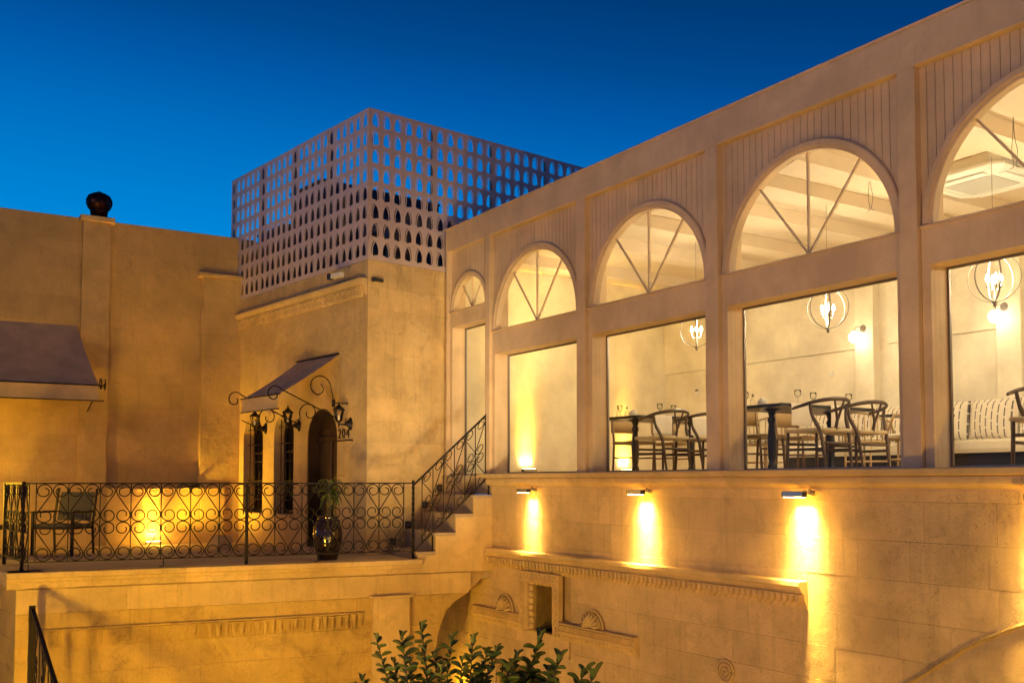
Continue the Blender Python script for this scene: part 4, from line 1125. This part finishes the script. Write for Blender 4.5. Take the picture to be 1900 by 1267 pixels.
# rooms on the roof behind it
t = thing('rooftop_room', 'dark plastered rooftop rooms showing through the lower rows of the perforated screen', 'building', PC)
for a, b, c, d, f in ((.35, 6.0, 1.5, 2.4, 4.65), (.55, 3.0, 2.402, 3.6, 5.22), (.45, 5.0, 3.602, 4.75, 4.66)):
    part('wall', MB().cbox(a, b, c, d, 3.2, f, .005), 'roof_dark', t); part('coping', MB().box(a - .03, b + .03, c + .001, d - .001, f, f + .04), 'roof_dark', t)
t = thing('roof_unit', 'dark box shaped cooling unit behind the screen corner', 'air conditioner', PB, (-.75, .8, 3.2))
part('housing', MB().cbox(-.45, .45, -.2, .2, .1, .95, .01), 'grey_metal', t); part('fan_grille', MB().lathe([(.30, 0), (.30, .02), (.05, .03)], 18), 'dark_plastic', t, loc=(0, -.2, .5), rot=(R(90), 0, 0)); part('stand', MB().box(-.4, -.34, -.18, .18, 0, .099).box(.34, .4, -.18, .18, 0, .099), 'grey_metal', t)

# ================================================================== LEFT WALL
lw = thing('left_wall', 'high plastered limestone wall with two pilasters at the left of the terrace', 'wall', PF)
part('wall_core', MB().box(-6, 2.6, .046, .40, ZT - .01, 4.50), 'mortar', lw)
stones(lw, -6, 2.5, ZT, 4.52, .47, .7, 1.2, th=.045, gap=.0012, proud=.0022, mat='plaster', c=.0014, j=.001)
stones(lw, -.515, -.065, ZT, 4.46, .47, .6, .6, v0=-.10, th=.095, gap=.001, proud=.001, mat='plaster', c=.0012, j=.0005)
part('pilaster_cap', MB().cbox(-.56, -.01, -.16, .35, 4.461, 4.55, .006), 'carved_stone', lw)
stones(lw, 1.49, 2.30, ZT, 3.70, .47, .9, .9, v0=-.16, th=.155, gap=.001, proud=.001, mat='plaster', c=.0012, j=.0005)
part('pilaster_cap', MB().cbox(1.43, 2.30, -.22, -.004, 3.701, 3.77, .006), 'carved_stone', lw)
part('wall_skirting', MB().cbox(-6, -.02, -.055, -.0055, ZT, .02, .006), 'plaster', lw)
# projecting plinth with the lamp
pl_u = PF.uz(198, 960, -.20)[0]
pl = thing('low_wall', 'low plastered bench wall lit by the amber floor lamp behind the railing', 'wall', PF)
part('body', MB().cbox(pl_u, 1.488, -.20, -.0051, ZT, -.13, .008), 'plaster', pl)
part('body', MB().cbox(1.4885, 1.93, -.20, -.1635, ZT, -.13, .006), 'plaster', pl)
part('top_slab', MB().cbox(pl_u - .01, 1.488, -.22, -.005, -.1295, -.10, .006), 'limestone', pl)
part('top_slab', MB().cbox(1.4885, 1.94, -.22, -.1635, -.1295, -.10, .006), 'limestone', pl)
def on_floor(px, py, z_=ZT):
    r = ray(px, py); k = z_ / r[2]; return (r[0] * k, r[1] * k, z_)
u_l = PF.uz(285, 990, -.32)[0]
t = washer(PF, u_l, -.31, ZT + .03, 0, 'amber floor lamp washing up the low wall behind the railing', 13, up=True, spread=60, size=.2)
light('POINT', 'floor_lamp_spill', (0, -.18, .22), 22, AMBER, shadow_soft_size=.06, parent=t)
lp = PF.pt(u_l, -.52, ZT + .12)
light('SPOT', 'floor_lamp_side', lp, 340, (1, .56, .03), shadow_soft_size=.10, spot_size=R(80), spot_blend=.8, to=PB.pt(-3.9, 0, .25))
cb = on_floor(411, 1019); t = thing('stone_block', 'small pale stone block standing on the terrace by the house corner', 'block', None, cb, PB.rz)
part('block', MB().cbox(-.15, .12, -.12, .12, 0, .22, .008), 'limestone', t)
# plant bowl on the low wall
uu = PF.uz(355, 898, -.10)[0]
t = thing('trailing_plant', 'small dark trailing plant lying on top of the low wall', 'plant', PF, (uu, -.11, -.10))
part('bowl', MB().lathe([(.05, 0), (.085, .03), (.09, .05)], 14), 'glazed_jar', t)
for k in range(26):
    a = random.uniform(0, 6.28); r = random.uniform(.1, .26)
    part('leaf', MB().add([(0, 0, .05), (.5 * r * math.cos(a) - .02 * math.sin(a), .5 * r * math.sin(a) + .02 * math.cos(a), .08), (r * math.cos(a), r * math.sin(a), .03), (.5 * r * math.cos(a) + .02 * math.sin(a), .5 * r * math.sin(a) - .02 * math.cos(a), .085)], [(0, 1, 2, 3)]), 'leaf_green', t)
# big awning
ba = thing('wide_awning', 'wide faded mauve canvas awning on the wall at the left edge', 'awning', PF)
fr_u, fr_z = PF.uz(183, 715, -1.4)
wu, wz = PF.uz(142, 605)
part('canopy', cloth_quad((-4.5, -.03, wz - .03), (wu, -.03, wz), (-4.5, -1.4, fr_z - .02), (fr_u, -1.4, fr_z), n=14, sag=.03), 'awning_cloth', ba)
part('valance', cloth_quad((-4.5, -1.405, fr_z - .02), (fr_u, -1.405, fr_z - .005), (-4.5, -1.41, fr_z - .265), (fr_u, -1.41, fr_z - .245), n=14, sag=.012), 'awning_cloth', ba)
part('rail', MB().tube([(-4.5, -1.4, fr_z - .018), (fr_u + .08, -1.4, fr_z + .002)], .012, 8), 'iron', ba)
part('rail', MB().tube([(-4.5, -1.41, fr_z - .265), (fr_u + .08, -1.41, fr_z - .245)], .009, 8), 'iron', ba)
part('scroll_arm', MB().tube([(fr_u + .03, -.02, fr_z - .35), (fr_u + .03, -.9, fr_z - .12)] + [(fr_u + .03, p[0], p[1]) for p in spiral((-1.42, fr_z + .0), .12, .03, 20, 380)], .010, 6), 'iron', ba)
part('scroll_arm', MB().tube([(fr_u + .09, -1.40 + p[0], fr_z + p[1]) for p in spiral((0, 0), .10, .02, 90, 500)], .010, 6), 'iron', ba)
# turbine vent on the pilaster
vt = thing('turbine_vent', 'dark bulbous turbine vent on top of the pilaster against the sky', 'roof vent', PF, (-.24, .08, 4.55))
part('neck', MB().lathe([(.14, 0), (.14, .12), (.15, .125), (.15, .15)], 20), 'vent_metal', vt)
for k in range(20):
    a = R(18 * k); m = MB()
    pr = [(.145, .15), (.19, .20), (.215, .27), (.215, .34), (.18, .41), (.10, .455), (.03, .47)]
    for q, (r_, z_) in enumerate(pr):
        for d, rr_ in ((-.15, 1.0), (.20, .93)): m.v.append((r_ * rr_ * math.cos(a + d), r_ * rr_ * math.sin(a + d), z_))
    for q in range(len(pr) - 1): m.f.append((q * 2, q * 2 + 1, q * 2 + 3, q * 2 + 2)); m.smooth.append(True)
    part('blade', m, 'vent_metal', vt)
part('core', MB().lathe([(.12, .15), (.18, .27), (.15, .41), (.03, .46)], 16), 'dark_plastic', vt)
part('cap', MB().lathe([(.05, .462), (.05, .475), (.015, .49), (.0, .50)], 14), 'vent_metal', vt)

# ================================================================== TERRACE RAILING
def scurve(w, h, mirror_u=False, mirror_z=False, rr=None):
    """S-scroll filling half a cell: curls in at the top, crosses to the bar, curls in at the foot."""
    r = rr or .225 * w
    ct = (.255 * w, h - r - .004); cb = (r + .008, r + .004)
    top = [(ct[0] + r * (1 if a < 200 else 1 - .62 * (a - 200) / 250) * math.cos(R(a)), ct[1] + r * (1 if a < 200 else 1 - .62 * (a - 200) / 250) * math.sin(R(a))) for a in range(450, -31, -15)]
    bot = [(cb[0] + r * (1 if b < 180 else 1 - .62 * (b - 180) / 250) * math.cos(R(180 + b - 30)), cb[1] + r * (1 if b < 180 else 1 - .62 * (b - 180) / 250) * math.sin(R(180 + b - 30))) for b in range(0, 421, 15)]
    pts = top + bot
    if mirror_z: pts = [(x, h - z) for x, z in pts]
    if mirror_u: pts = [(w - x, z) for x, z in pts]
    return pts
def twisted(x, y, z0, z1, s=.016):
    m = MB(); n = int((z1 - z0) / .02)
    for k in range(n + 1):
        z = z0 + (z1 - z0) * k / n; a = k * .42 + math.pi / 4
        for q in range(4): m.v.append((x + s * math.cos(a + q * math.pi / 2), y + s * math.sin(a + q * math.pi / 2), z))
    for k in range(n):
        for q in range(4): m.f.append((k * 4 + q, k * 4 + (q + 1) % 4, k * 4 + 4 + (q + 1) % 4, k * 4 + 4 + q)); m.smooth.append(False)
    m.f += [(3, 2, 1, 0), (n * 4, n * 4 + 1, n * 4 + 2, n * 4 + 3)]; m.smooth += [False, False]
    return m
def rail_run(t, length, ncell, zb, zt, y=0, slope=None, start=0):
    w = length / ncell; h = (zt - zb) / 2
    sc = []
    for mu, mz in ((0, 0), (1, 0), (0, 1), (1, 1)):
        pts = scurve(w / 1.0, h, mu, mz)
        sc.append(MB().tube([(p[0], 0, p[1]) for p in pts], .0078, 5).mesh('scroll', 'iron'))
    for i in range(ncell):
        u = start + i * w
        link('scroll', sc[0], t, loc=(u, y, zb + h)); link('scroll', sc[1], t, loc=(u, y, zb + h))
        link('scroll', sc[2], t, loc=(u, y, zb)); link('scroll', sc[3], t, loc=(u, y, zb))
        part('baluster', MB().tube([(u, y, zb), (u, y, zt)], .0090, 4), 'iron', t)
    part('baluster', MB().tube([(start + length, y, zb), (start + length, y, zt)], .0090, 4), 'iron', t)
rl = thing('terrace_railing', 'black wrought iron scrollwork railing along the front edge of the terrace', 'railing', PD, (0, .09, 0))
RT, RB = -.025, -.955
part('top_rail', MB().box(-4.90, 0, -.012, .012, RT, RT + .018), 'iron', rl)
part('bottom_rail', MB().box(-4.90, 0, -.010, .010, RB - .014, RB), 'iron', rl)
rail_run(rl, 4.62, 13, RB, RT, start=-4.76)
part('post', twisted(-4.90, 0, ZT, RT + .03, .024), 'iron', rl)
part('post', twisted(0, 0, ZT, RT + .05, .022), 'iron', rl)
part('post', MB().box(-2.30, -2.26, -.02, .02, ZT + .012, RT), 'iron', rl)
for u in (-4.83, -3.30, -1.33):
    part('foot', MB().tube([(u, 0, RB - .014), (u, 0, ZT + .022), (u - .05, 0, ZT + .018)], .008, 4), 'iron', rl)
rs = thing('side_railing', 'short scrollwork railing turning back along the left side of the terrace', 'railing', None, (CL[0] + .09, CL[1] + .10, 0), math.atan2(sd.y, sd.x))
part('top_rail', MB().box(.03, 1.35, -.012, .012, RT, RT + .018), 'iron', rs); part('bottom_rail', MB().box(.03, 1.35, -.01, .01, RB - .014, RB), 'iron', rs)
rail_run(rs, 1.3, 4, RB, RT, start=.04)
part('post', MB().box(1.34, 1.375, -.02, .02, ZT, RT + .02), 'iron', rs)
# stair railing
sr = thing('stair_railing', 'sloping wrought iron scrollwork railing beside the stone steps', 'railing', PD, (0, .09, 0))
SL = (.97 + .0) / 1.10
X1 = 1.10
zt0, zt1, zb0 = -.045, .965, -.975
sl = (zt1 - zt0) / X1
zb_end = zb0 + sl * X1
part('handrail', MB().tube([(0, 0, zt0), (X1, 0, zt1), (X1 + .02, 0, zt1 + .05)], .015, 6), 'iron', sr)
part('lower_rail', MB().tube([(.02, 0, zb0 + .02 * sl), (X1 - .0, 0, zb_end)], .011, 4), 'iron', sr)
nb = 6; w0 = .13; ww = (X1 - w0) / nb
for i in range(nb + 1):
    u = w0 + i * ww
    part('baluster' if i < nb else 'post', MB().tube([(u, 0, zb0 + u * sl), (u, 0, zt0 + u * sl)], .0075 if i < nb else .014, 4), 'iron', sr)
hh = (zt0 - zb0) / 2
for i in range(nb):
    u = w0 + i * ww
    for lay in (0, 1):
        mu = (i + lay) % 2; pts = scurve(ww, hh * 1.0, mu, 0, rr=.30 * ww)
        # widen: the S crosses the full gap here
        r = .36 * ww
        ct = (ww - r - .006, hh - r - .01); cb_ = (r + .006, r + .01)
        top = [(ct[0] + r * (1 if a < 200 else 1 - .62 * (a - 200) / 250) * math.cos(R(a)), ct[1] + r * (1 if a < 200 else 1 - .62 * (a - 200) / 250) * math.sin(R(a))) for a in range(450, -31, -15)]
        top = [(ww - x + 0, z) for x, z in top] if False else top
        bot = [(cb_[0] + r * (1 if b < 180 else 1 - .62 * (b - 180) / 250) * math.cos(R(150 + b)), cb_[1] + r * (1 if b < 180 else 1 - .62 * (b - 180) / 250) * math.sin(R(150 + b))) for b in range(0, 421, 15)]
        pts = top + bot
        if (i + lay) % 2: pts = [(ww - x, z) for x, z in pts]
        part('scroll', MB().tube([(u + x, 0, zb0 + lay * hh + z + (u + x) * sl) for x, z in pts], .0066, 5), 'iron', sr)
part('post', twisted(X1 + .0, 0, zb_end - .05, zt1, .014), 'iron', sr)
part('post', MB().tube([(X1 + .045, 0, -.185), (X1 + .045, 0, .10), (X1, 0, zb_end)], .012, 4), 'iron', sr)
part('post', MB().tube([(.285, 0, -.972), (.285, 0, zb0 + .285 * sl)], .012, 4), 'iron', sr)
# lower stair rail at the left
P0 = Vector(at(60, 1128, 11.3)); dirn = Vector((.62, -.78, 0)).normalized()
lr = thing('lower_stair_railing', 'black iron railing descending the lower stair at the bottom left', 'railing', None, (P0.x, P0.y, 0), math.atan2(dirn.y, dirn.x))
part('handrail', MB().tube([(0, 0, P0.z), (3.2, 0, P0.z - 2.0)], .028, 4), 'iron', lr)
part('post', MB().box(-.03, .03, -.03, .03, P0.z - 1.4, P0.z + .03), 'iron', lr)
part('lower_rail', MB().tube([(0, 0, P0.z - .9), (2.6, 0, P0.z - 2.52)], .012, 4), 'iron', lr)
for i in range(14):
    u = .18 + i * .2; zt = P0.z - u * .625
    part('baluster', MB().tube([(u, 0, max(ZG, zt - .9)), (u, 0, zt)], .009, 4), 'iron', lr)
    pts = scurve(.2, .42, i % 2, 0)
    for lay in (0, 1):
        if zt - .9 > ZG: part('scroll', MB().tube([(u + x, 0, zt - .88 + lay * .43 + z - x * .625) for x, z in pts], .008, 4), 'iron', lr)
for i, dz in enumerate((-.15, -.58, -.85)):
    part('wall_fixing', MB().box(-.09, -.03, -.02, .02, P0.z + dz - .02, P0.z + dz + .02), 'iron', lr)
ls = thing('lower_stairs', 'stone steps going down at the bottom left beside the terrace', 'stairs', None, (P0.x - .2, P0.y, 0), math.atan2(dirn.y, dirn.x))
for i in range(12):
    part('step', MB().box(-.3 + i * .28, -.02 + i * .28, -1.2, -.10, ZG, max(ZG + .05, -2.7 - i * .165)), 'step_stone', ls)
# pier with a stone frame at the far left
pp = Vector(at(-14, 1100, 12.6))
pr_ = thing('left_pier', 'shaded stone pier with a carved frame at the lower left edge', 'pier', None, (pp.x - .12, pp.y - .2, 0), R(8))
z = ZG
while z < -1.25:
    h = min(.34, -1.25 - z); part('stone', MB().cbox(-.9, .42, -.0 - random.uniform(0, .008), .8, z + .003, z + h - .003, .006), 'old_stone', pr_); z += h
part('cap', MB().cbox(-.95, .46, -.05, .85, -1.249, -1.19, .006), 'old_stone', pr_)

# ================================================================== THINGS ON THE TERRACE
# terrace armchair
ch = on_floor(108, 1030)
tcx = thing('terrace_armchair', 'dark metal armchair with a sling back behind the left railing', 'chair', None, (ch[0], ch[1] + .15, ZT), R(-12))
for x in (-.36, .30):
    part('leg', MB().box(x, x + .035, -.25, -.215, 0, .62), 'iron', tcx)
    part('leg', MB().tube([(x + .017, .28, 0), (x + .017, .24, .45), (x + .017, .34, .98)], .019, 4), 'iron', tcx)
    part('armrest', MB().box(x - .008, x + .043, -.26, .27, .621, .65), 'iron', tcx)
part('seat_frame', MB().box(-.325, .30, -.235, .24, .385, .415), 'iron', tcx)
part('seat', MB().cbox(-.32, .295, -.24, .235, .416, .46, .01), 'sling', tcx)
part('backrest', MB().add([(-.30, .25, .50), (.27, .25, .50), (.27, .34, .93), (-.30, .34, .93), (-.30, .265, .50), (.27, .265, .50), (.27, .355, .93), (-.30, .355, .93)], [(0, 1, 2, 3), (7, 6, 5, 4), (0, 4, 5, 1), (3, 2, 6, 7), (0, 3, 7, 4), (1, 5, 6, 2)]), 'sling', tcx)
tbp = on_floor(-10, 1033)
t = thing('low_table', 'dark low table top just reaching in at the left edge of the terrace', 'table', None, (tbp[0] - .25, tbp[1], ZT))
part('tabletop', MB().cbox(-.45, .42, -.3, .3, .40, .46, .006), 'dark_wood', t)
for x in (-.4, .36):
    for y in (-.25, .22): part('leg', MB().box(x, x + .04, y, y + .04, 0, .3995), 'dark_wood', t)
# big glazed jar with plant
jp = PD.pt(-1.28, .40, ZT)
u_j = PD.uz(608, 1000, .40)[0]
jar = thing('glazed_jar', 'big dark brown glazed clay jar standing before the house door', 'jar', PD, (u_j, .40, ZT))
part('body', MB().lathe([(.13, 0), (.14, .03), (.16, .12), (.195, .26), (.205, .38), (.19, .47), (.15, .55), (.135, .575), (.15, .60), (.15, .615), (.125, .615), (.12, .57)], 28), 'glazed_jar', jar)
for s in (0, 1, 2, 3):
    a = R(90 * s + 30); part('handle', MB().tube([(math.cos(a) * r_, math.sin(a) * r_, z_) for r_, z_ in ((.19, .46), (.225, .49), (.22, .54), (.165, .565))], .013, 6), 'glazed_jar', jar)
part('soil', MB().lathe([(0, .56), (.118, .56)], 16, close=False), 'bark', jar)
pn = thing('potted_dracaena', 'leafy green plant with drooping strap leaves growing from the glazed jar', 'plant', PD, (u_j, .40, ZT + .56))
part('trunk', MB().tube([(0, 0, 0), (.02, 0, .25), (.04, 0, .45)], [.022, .018, .014], 8), 'bark', pn)
def strap(n, L, w, az, up, droop):
    m = MB(); p = Vector((0, 0, 0)); d = Vector((math.cos(az) * math.cos(up), math.sin(az) * math.cos(up), math.sin(up))); sd_ = Vector((-math.sin(az), math.cos(az), 0))
    for i in range(n + 1):
        t = i / n; ww_ = w * math.sin(math.pi * (t * .86 + .10)) ; k = sd_ * ww_
        m.v += [tuple(p - k), tuple(p + Vector((0, 0, -.006))), tuple(p + k)]
        p = p + d * (L / n); d = (d + Vector((0, 0, -droop / n))).normalized()
    for i in range(n):
        a = i * 3; m.f += [(a, a + 1, a + 4, a + 3), (a + 1, a + 2, a + 5, a + 4)]; m.smooth += [True, True]
    return m
for k in range(46):
    az = random.uniform(0, 6.28); h = random.uniform(.30, .50)
    part('leaf', strap(7, random.uniform(.22, .36), random.uniform(.016, .026), az, random.uniform(.1, 1.2), random.uniform(1.6, 3.4)), random.choice(['palm_green', 'leaf_light']), pn, loc=(.03, 0, h))
for k in range(10):
    part('leaf', strap(5, random.uniform(.10, .18), .02, random.uniform(0, 6.28), random.uniform(.3, 1.2), 2.0), 'palm_green', pn, loc=(0, 0, .02))

# ================================================================== CITRUS TREE IN THE COURTYARD
YT = 5.9
tr = thing('citrus_tree', 'young citrus tree with upright leafy shoots at the bottom centre', 'tree', None, (at(830, 1267, YT)[0], YT, ZG))
part('trunk', MB().tube([(0, 0, 0), (.02, .01, .7), (0, 0, 1.35)], [.06, .05, .04], 10), 'bark', tr)
def leaf_mesh(L, w, mat):
    m = MB(); n = 4
    for i in range(n + 1):
        t = i / n; k = w * math.sin(math.pi * min(1, t * .94 + .04)) ** .8
        m.v += [(L * t, -k, .012 * math.sin(t * 3) + k * .35), (L * t, 0, -.004 - .10 * L * t * t), (L * t, k, .012 * math.sin(t * 3) + k * .35)]
    for i in range(n):
        a = i * 3; m.f += [(a, a + 3, a + 4, a + 1), (a + 1, a + 4, a + 5, a + 2)]; m.smooth += [True, True]
    return m.mesh('leaf', mat)
LV = [leaf_mesh(.080, .0165, 'leaf_green'), leaf_mesh(.095, .0200, 'leaf_green'), leaf_mesh(.070, .0155, 'leaf_light'), leaf_mesh(.088, .0215, 'leaf_light')]
x0 = tr.location.x
shoots = [(655, 1275, .1), (730, 1225, .15), (820, 1240, -.15), (893, 1240, .15), (960, 1215, .1), (672, 1262, .0), (697, 1180, .05), (745, 1182, -.1), (760, 1230, .1), (782, 1162, 0), (805, 1215, .12), (838, 1187, .1), (858, 1225, -.12), (878, 1186, -.05), (905, 1208, .08), (922, 1202, .02), (945, 1240, -.1), (1003, 1186, .05), (985, 1240, .1), (1040, 1222, -.05), (1022, 1250, .1), (1085, 1246, .03), (1105, 1252, -.04)]
nleaf = 0
low = MB()
for px, py, dy in shoots:
    tip = Vector(at(px, py, YT + dy)); tip = Vector((tip.x - x0, dy, tip.z - ZG))
    base = Vector((tip.x * .62 + random.uniform(-.05, .05), dy * .6, tip.z - random.uniform(.45, .6)))
    mid = (tip + base) / 2 + Vector((random.uniform(-.03, .03), random.uniform(-.03, .03), 0))
    part('shoot', MB().tube(bezier([(0, 0, 1.3), (base.x * .5, base.y * .5, 1.7), base, mid, tip], 4), [.022, .02, .018, .016, .014, .012, .011, .010, .009, .008, .007, .006, .005, .004, .003, .003, .002][:17], 6), 'bark', tr)
    nl = 30
    for k in range(nl):
        t = 1 - (k / nl) ** 1.15 * .95; q = base.lerp(mid, t * 2) if t < .5 else mid.lerp(tip, t * 2 - 1)
        az = k * 2.4 + random.uniform(-.4, .4); el = random.uniform(.25, .7) + (.5 if k < 3 else 0)
        sc_ = random.uniform(.55, 1.05) * (.75 if k < 3 else 1)
        lm = random.choice(LV) if k > 4 else random.choice(LV[2:])
        if tip.z + ZG - 0 and q.z + ZG > -1.32 and nleaf < 300:
            link('leaf', lm, tr, loc=q, rot=(random.uniform(-.5, .5), -el, az), scale=(sc_, sc_, sc_)); nleaf += 1
        else:
            M = Matrix.Translation(q) @ Matrix.Rotation(az, 4, 'Z') @ Matrix.Rotation(-el, 4, 'Y')
            low.add([M @ v.co for v in lm.vertices], [tuple(p.vertices) for p in lm.polygons], True)
for k in range(2600):
    a = random.uniform(0, 6.28); r_ = math.sqrt(random.random()) * .85; z_ = random.uniform(1.25, 2.50)
    q = Vector((r_ * math.cos(a), r_ * .5 * math.sin(a), z_)); M = Matrix.Translation(q) @ Matrix.Rotation(random.uniform(0, 6.28), 4, 'Z') @ Matrix.Rotation(-random.uniform(-.3, .9), 4, 'Y') @ Matrix.Scale(1.1, 4)
    lm = random.choice(LV); low.add([M @ v.co for v in lm.vertices], [tuple(p.vertices) for p in lm.polygons], True)
lo = part('lower_foliage', low, 'leaf_green', tr); lo['kind'] = 'stuff'

# ================================================================== lamps of the courtyard around the viewer, plus added fill lights
light('AREA', 'courtyard_lamp', (1.2, 6.2, -3.5), 26, (1, .56, .03), shape='DISK', size=.5, to=(-1.2, 14, -1.0), spread=R(165))
light('AREA', 'courtyard_lamp', (-4.2, 6.0, -3.5), 180, (1, .57, .02), shape='DISK', size=.5, to=(-4.2, 12, -2.4), spread=R(115))
light('AREA', 'courtyard_lamp', (-6.0, 3.0, -3.3), 92, (1, .55, .16), shape='DISK', size=.6, to=(4.5, 10, 2.0), spread=R(105))
light('AREA', 'courtyard_lamp', (3.8, 2.8, -3.4), 150, (1, .54, .07), shape='DISK', size=.5, to=(4.0, 9, -.5), spread=R(165))  # added fill without a fixture, brightens the right end of the courtyard wall
light('AREA', 'street_lamp', (-7.0, -12.0, 7.0), 395, (1, .56, .25), shape='DISK', size=.6, to=(-2.0, 14, 1.0), spread=R(160))
light('POINT', 'terrace_lamp', PF.pt(-2.9, -1.5, -.2), 125, (1, .55, .02), shadow_soft_size=.1)
light('SPOT', 'house_side_fill', (.5, 4.5, -3.0), 6800, (1, .76, .44), shadow_soft_size=.6, spot_size=R(26), spot_blend=1.0, to=PC.pt(.55, 0, 1.9))  # invented narrow spot, put in to lift the stair-side wall of the house
light('POINT', 'recess_lamp', PD.pt(.75, .75, -3.0), 16, (1, .54, .03), shadow_soft_size=.08)
light('POINT', 'tree_fill', (-1.4, 4.1, -2.0), 60, (1, .76, .34), shadow_soft_size=.12)  # added unseen light below the frame, only brightens the citrus leaves
